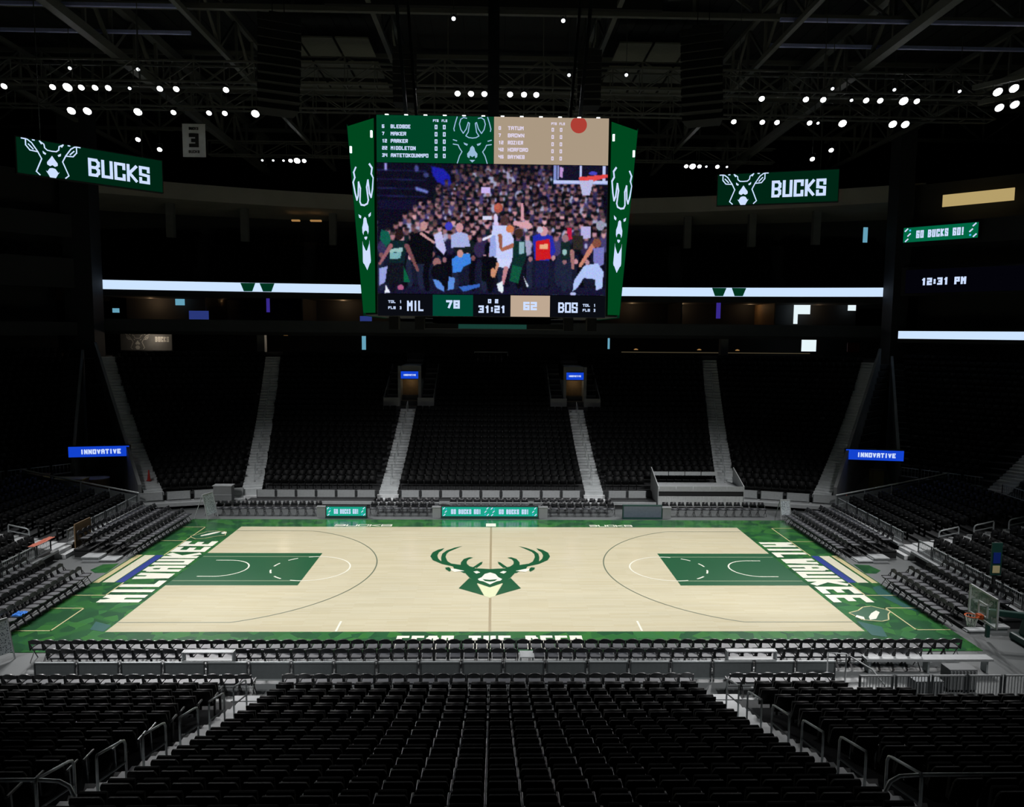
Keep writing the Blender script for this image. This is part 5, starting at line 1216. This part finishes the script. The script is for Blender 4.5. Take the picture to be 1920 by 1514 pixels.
cloth('orange_cloth', 'orange cloth draped on rail at left frame edge', (-21.36, 0.5, 1.11), .35, 1.7, 'pinkcloth')
# jersey banner
o = thing('jersey_banner', 'white hanging banner with black number 3 between left screen and scoreboard', 'banner', (-23.1, 23, 24.0))
T = frame((0, 0, 0), (1, 0, 0), (0, 0, 1)); b = MB(); b.box(0, 0, 0, 1.68, .04, 2.4); b.build('cloth', M['banner'], o)
b = MB(); text(b, D(T, .02), '3', .84, 1.2, 1.0, w=.72, t=.26); text(b, D(T, .02), 'BUCKS', .84, 2.05, .2, w=.7, t=.22); text(b, D(T, .02), 'BUCKS', .84, .38, .2, w=.8, t=.22); b.build('lettering', M['black'], o)
b = MB(); b.bar((-.05, .02, 2.42), (1.73, .02, 2.42), .06); b.bar((.2, .02, 2.42), (.2, .02, 9.9), .02); b.bar((1.5, .02, 2.42), (1.5, .02, 9.9), .02); b.build('hanging_bar', M['darkrail'], o)

# ================================================================== roof
def truss(name, A, B_, hgt, n, w=.22, wc=.12, wide=0):
    A = Vector(A); B_ = Vector(B_); up_ = Vector((0, 0, hgt)); b = MB(); d = (B_-A).normalized(); sd = Vector((d.y, -d.x, 0))*wide/2
    for o_ in ([sd, -sd] if wide else [Vector()]):
        b.bar(A+o_, B_+o_, w); b.bar(A+up_+o_, B_+up_+o_, w)
        for i in range(n):
            p = A.lerp(B_, i/n)+o_; q = A.lerp(B_, (i+1)/n)+o_; b.bar(p, p+up_, wc); b.bar(*(((p+up_), q) if i % 2 else (p, q+up_)), wc)
    if wide:
        for i in range(n+1): p = A.lerp(B_, i/n); b.bar(p+sd, p-sd, wc)
    return struct(b.build(name, M['truss']))
for y in (-9, 3, 12, 28, 40): truss('ceiling_truss', (-56, y, 30.3), (56, y, 30.3), 2.9, 28, .32, .16)
for s in (-1, 1):
    truss('ceiling_truss', (s*18.6, -15, 30.5), (s*16.6, 46, 27.9), 3.0, 20, .3, .16)
    truss('ceiling_truss', (s*25.2, -15, 30.2), (s*23.6, 46, 27.6), 3.2, 20, .55, .2)
    truss('ceiling_truss', (s*37, -15, 30.2), (s*35, 46, 28.4), 3.0, 20, .3, .16)
    truss('ceiling_truss', (s*7.5, 10, 30.8), (s*6.2, 32, 28.2), 2.6, 8, .3, .14)
for y, x0, x1 in ((21.9, -37, 37), (16.4, -33, 33), (-21.9, -37, 37), (-16.6, -33, 33)):
    truss('ceiling_catwalk', (x0, y, 27.2), (x1, y, 27.2), 1.3, 34, .12, .06, wide=1.0)
truss('ceiling_catwalk', (-26, 36.3, 27.1), (26, 36.3, 27.1), 1.2, 22, .12, .06, wide=.8)
b = MB()
for i in range(3):
    for s in (-1, 1):
        for j in range(3):
            x = s*(9.5+j*2.4); y = 19+i*4.6; b.box(x-1.1, y-1.7, 30.6, x+1.1, y+1.7, 30.7)
struct(b.build('ceiling_acoustic_panels', M['tan_panel']))
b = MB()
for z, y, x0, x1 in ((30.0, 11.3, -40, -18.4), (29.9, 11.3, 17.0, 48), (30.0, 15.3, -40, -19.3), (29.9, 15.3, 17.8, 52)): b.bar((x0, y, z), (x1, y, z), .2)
struct(b.build('ceiling_bluelit_pipe', mat('pipe_blue_light_tint', (.45, .5, .95, 1), .4)))  # blue light caught by the pipes is put into their base colour
b = MB(); b.box(-7, 2, 31.2, 7, 11, 31.4); b.box(-10, 11.5, 30.4, 10, 12.2, 31.4); b.box(-10, 4, 29.6, 10, 4.4, 30.2); struct(b.build('ceiling_rigging_deck', M['black']))
# line-array loudspeakers
def array(x, y, z, n, lab, rz=0, w=1.0, tilt=.1):
    o = thing('line_array_speaker', lab, 'loudspeaker', (x, y, z), rz, 'hanging line-array loudspeakers')
    for i in range(n):
        a = -tilt*i*.35; T = Matrix.Translation((0, .012*i*i, -.42*i)) @ Matrix.Rotation(a, 4, 'X')
        b = MB(); b.hexa([(-w/2, -.4, -.38), (w/2, -.4, -.38), (w/2*.8, .35, -.34), (-w/2*.8, .35, -.34), (-w/2, -.4, 0), (w/2, -.4, 0), (w/2*.8, .35, -.02), (-w/2*.8, .35, -.02)], T); b.build('cabinet', M['black'], o, bevel=.02)
    b = MB(); b.bar((-.3, 0, 0), (-.3, 0, 33.88-z), .04); b.bar((.3, 0, 0), (.3, 0, 33.88-z), .04); b.box(-.5, -.4, 0, .5, .4, .12); b.build('rigging', M['black'], o)
array(-11.2, 6, 27.4, 11, 'black hanging loudspeaker column left of scoreboard, outer one', .4, 2.2); array(11.0, 6, 27.2, 11, 'black hanging loudspeaker column right of scoreboard, outer one', -.4, 2.2)
array(-5.6, 14, 28.8, 8, 'black hanging loudspeaker column above scoreboard, left inner one', .1, 1.5); array(6.0, 14, 28.8, 8, 'black hanging loudspeaker column above scoreboard, right inner one', -.1, 1.5)
array(-8.4, -1, 29.4, 8, 'black hanging loudspeaker column top left of scoreboard, nearest camera', .2, 2.0); array(8.4, -1, 29.4, 8, 'black hanging loudspeaker column top right of scoreboard, nearest camera', -.2, 2.0)

# ================================================================== floodlights
def flood(big):
    o = thing('floodlight', 'floodlight', 'floodlight', (0, 0, 0), 0, 'floodlights on the catwalks')
    T = Matrix.Rotation(math.radians(-42), 4, 'X')
    r = .29 if big == 2 else .19 if big == 1 else .11
    b = MB(); b.lathe([(r*.5, .35), (r*1.05, .06), (r*1.12, 0), (r*1.05, 0)], 14, T=T); b.build('housing', M['black'], o)
    b = MB(); b.lathe([(r*.96, .01), (r*.9, -.03), (r*.5, -.05)], 14, T=T); b.build('lens', M['e_lamp' if big else 'e_lamp2'], o)
    b = MB(); b.bar((-r*1.15, 0, .1), (-r*1.15, 0, .45), .03); b.bar((r*1.15, 0, .1), (r*1.15, 0, .45), .03); b.bar((-r*1.15, 0, .45), (r*1.15, 0, .45), .03); b.build('bracket', M['darkrail'], o)
    return o
FLD = {}
def fl(big, x, y, z, lab):
    loc = (x, y, z)
    if big not in FLD: FLD[big] = flood(big); FLD[big].location = loc; FLD[big]['label'] = lab
    else: dup(FLD[big], loc, 0, lab)
def unproj_row(pxs, y, z):       # fixture spacing read along one catwalk, converted to metres there
    return [((p-917)/FPX*(y+35.1-.095*(z-11.3)*1.0)+.0) for p in pxs]
rows = [('upper catwalk left of scoreboard', 15.9, 26.72, [(17, 1), (105, 1), (132, 2), (157, 1), (182, 1), (206, 1), (245, 0), (300, 1), (330, 1), (421, 1)]),
        ('lower catwalk left of scoreboard', 21.4, 26.75, [(139, 2), (168, 2), (260, 2), (325, 1), (390, 1), (419, 1), (475, 2)]),
        ('upper catwalk right of scoreboard', 15.9, 26.72, [(1421, 1), (1505, 1), (1538, 1), (1592, 0), (1620, 1), (1647, 1), (1692, 2), (1717, 1)]),
        ('lower catwalk right of scoreboard', 21.4, 26.72, [(1368, 1), (1422, 1), (1450, 1), (1512, 1), (1528, 0), (1575, 2), (1671, 2), (1695, 2)]),
        ('short bar above scoreboard', 15.8, 26.7, [(849, 1), (874, 1), (899, 1), (947, 1), (973, 1), (996, 1)]),
        ('rear catwalk left of scoreboard', 35.9, 26.62, [(488, 0), (508, 0), (527, 0), (540, 1), (552, 2), (565, 1)]),
        ('rear catwalk right of scoreboard', 35.9, 26.62, [(1278, 1), (1290, 2), (1303, 1), (1316, 0), (1337, 1), (1355, 0)])]
for nm, y, z, L in rows:
    for i, (p, g) in enumerate(L): fl(g, unproj_row([p], y, z)[0], y, z, 'small bright floodlight on %s, %s from left' % (nm, ORD[i]))
b = MB(); b.bar((-3.2, 15.8, 27.2), (3.4, 15.8, 27.2), .1); b.bar((-3, 15.8, 27.2), (-3, 15.8, 34), .05); b.bar((3.2, 15.8, 27.2), (3.2, 15.8, 34), .05); struct(b.build('ceiling_light_bar', M['truss']))
for x, y, z, g, lab in ((-25.8, 13.1, 27, 0, 'high pair lamp, leftmost of the upper small lamps left of scoreboard'), (-21.7, 13.1, 27, 0, 'high small lamp above upper catwalk, left of scoreboard'), (21.6, 14.2, 26.9, 0, 'high small lamp above upper catwalk right, nearest scoreboard'), (25.6, 14.2, 26.9, 0, 'high small lamp above upper catwalk right, middle one'), (29.9, 14.3, 26.9, 0, 'high small lamp above upper catwalk right, outermost'),
                        (-2.05, 4.7, 27, 0, 'single small lamp high above scoreboard, left of centre'), (3.5, 4.7, 27, 0, 'single small lamp high above scoreboard, right of centre'), (-.1, 3.4, 27, 0, 'single small lamp highest above scoreboard centre'), (4.6, 12.8, 27, 0, 'small lamp above scoreboard right, nearer centre'), (8.1, 12.6, 27, 0, 'small lamp above scoreboard right, outer one'),
                        (-27.5, 25.5, 25.8, 1, 'stray floodlight under left catwalks, upper one'), (-26.3, 26.5, 25.3, 1, 'stray floodlight under left catwalks, lower one'), (25.6, 26.5, 25.3, 1, 'stray floodlight under right catwalks, lower one'), (26.7, 25.6, 25.8, 1, 'stray floodlight under right catwalks, upper one')):
    fl(g, x, y, z, lab)
    b = MB(); b.bar((x, y, z+.4), (x, y, 30.4), .03); struct(b.build('ceiling_drop_rod', M['darkrail']))
for r_, (y0, z) in enumerate(((14.3, 26.9), (16.93, 26.7))):
    for i in range(4): fl(2, 32.4+.55*i+r_*1.9, y0-.733*i, z, 'bright floodlight at right frame edge, %s row, %s from left' % (('upper', 'lower')[r_], ORD[i]))
b = MB(); b.bar((31.5, 15.5, 27.51), (36, 9.5, 27.51), .3); b.bar((33.5, 18, 27.31), (38, 12, 27.31), .3); struct(b.build('ceiling_side_catwalk', M['truss']))
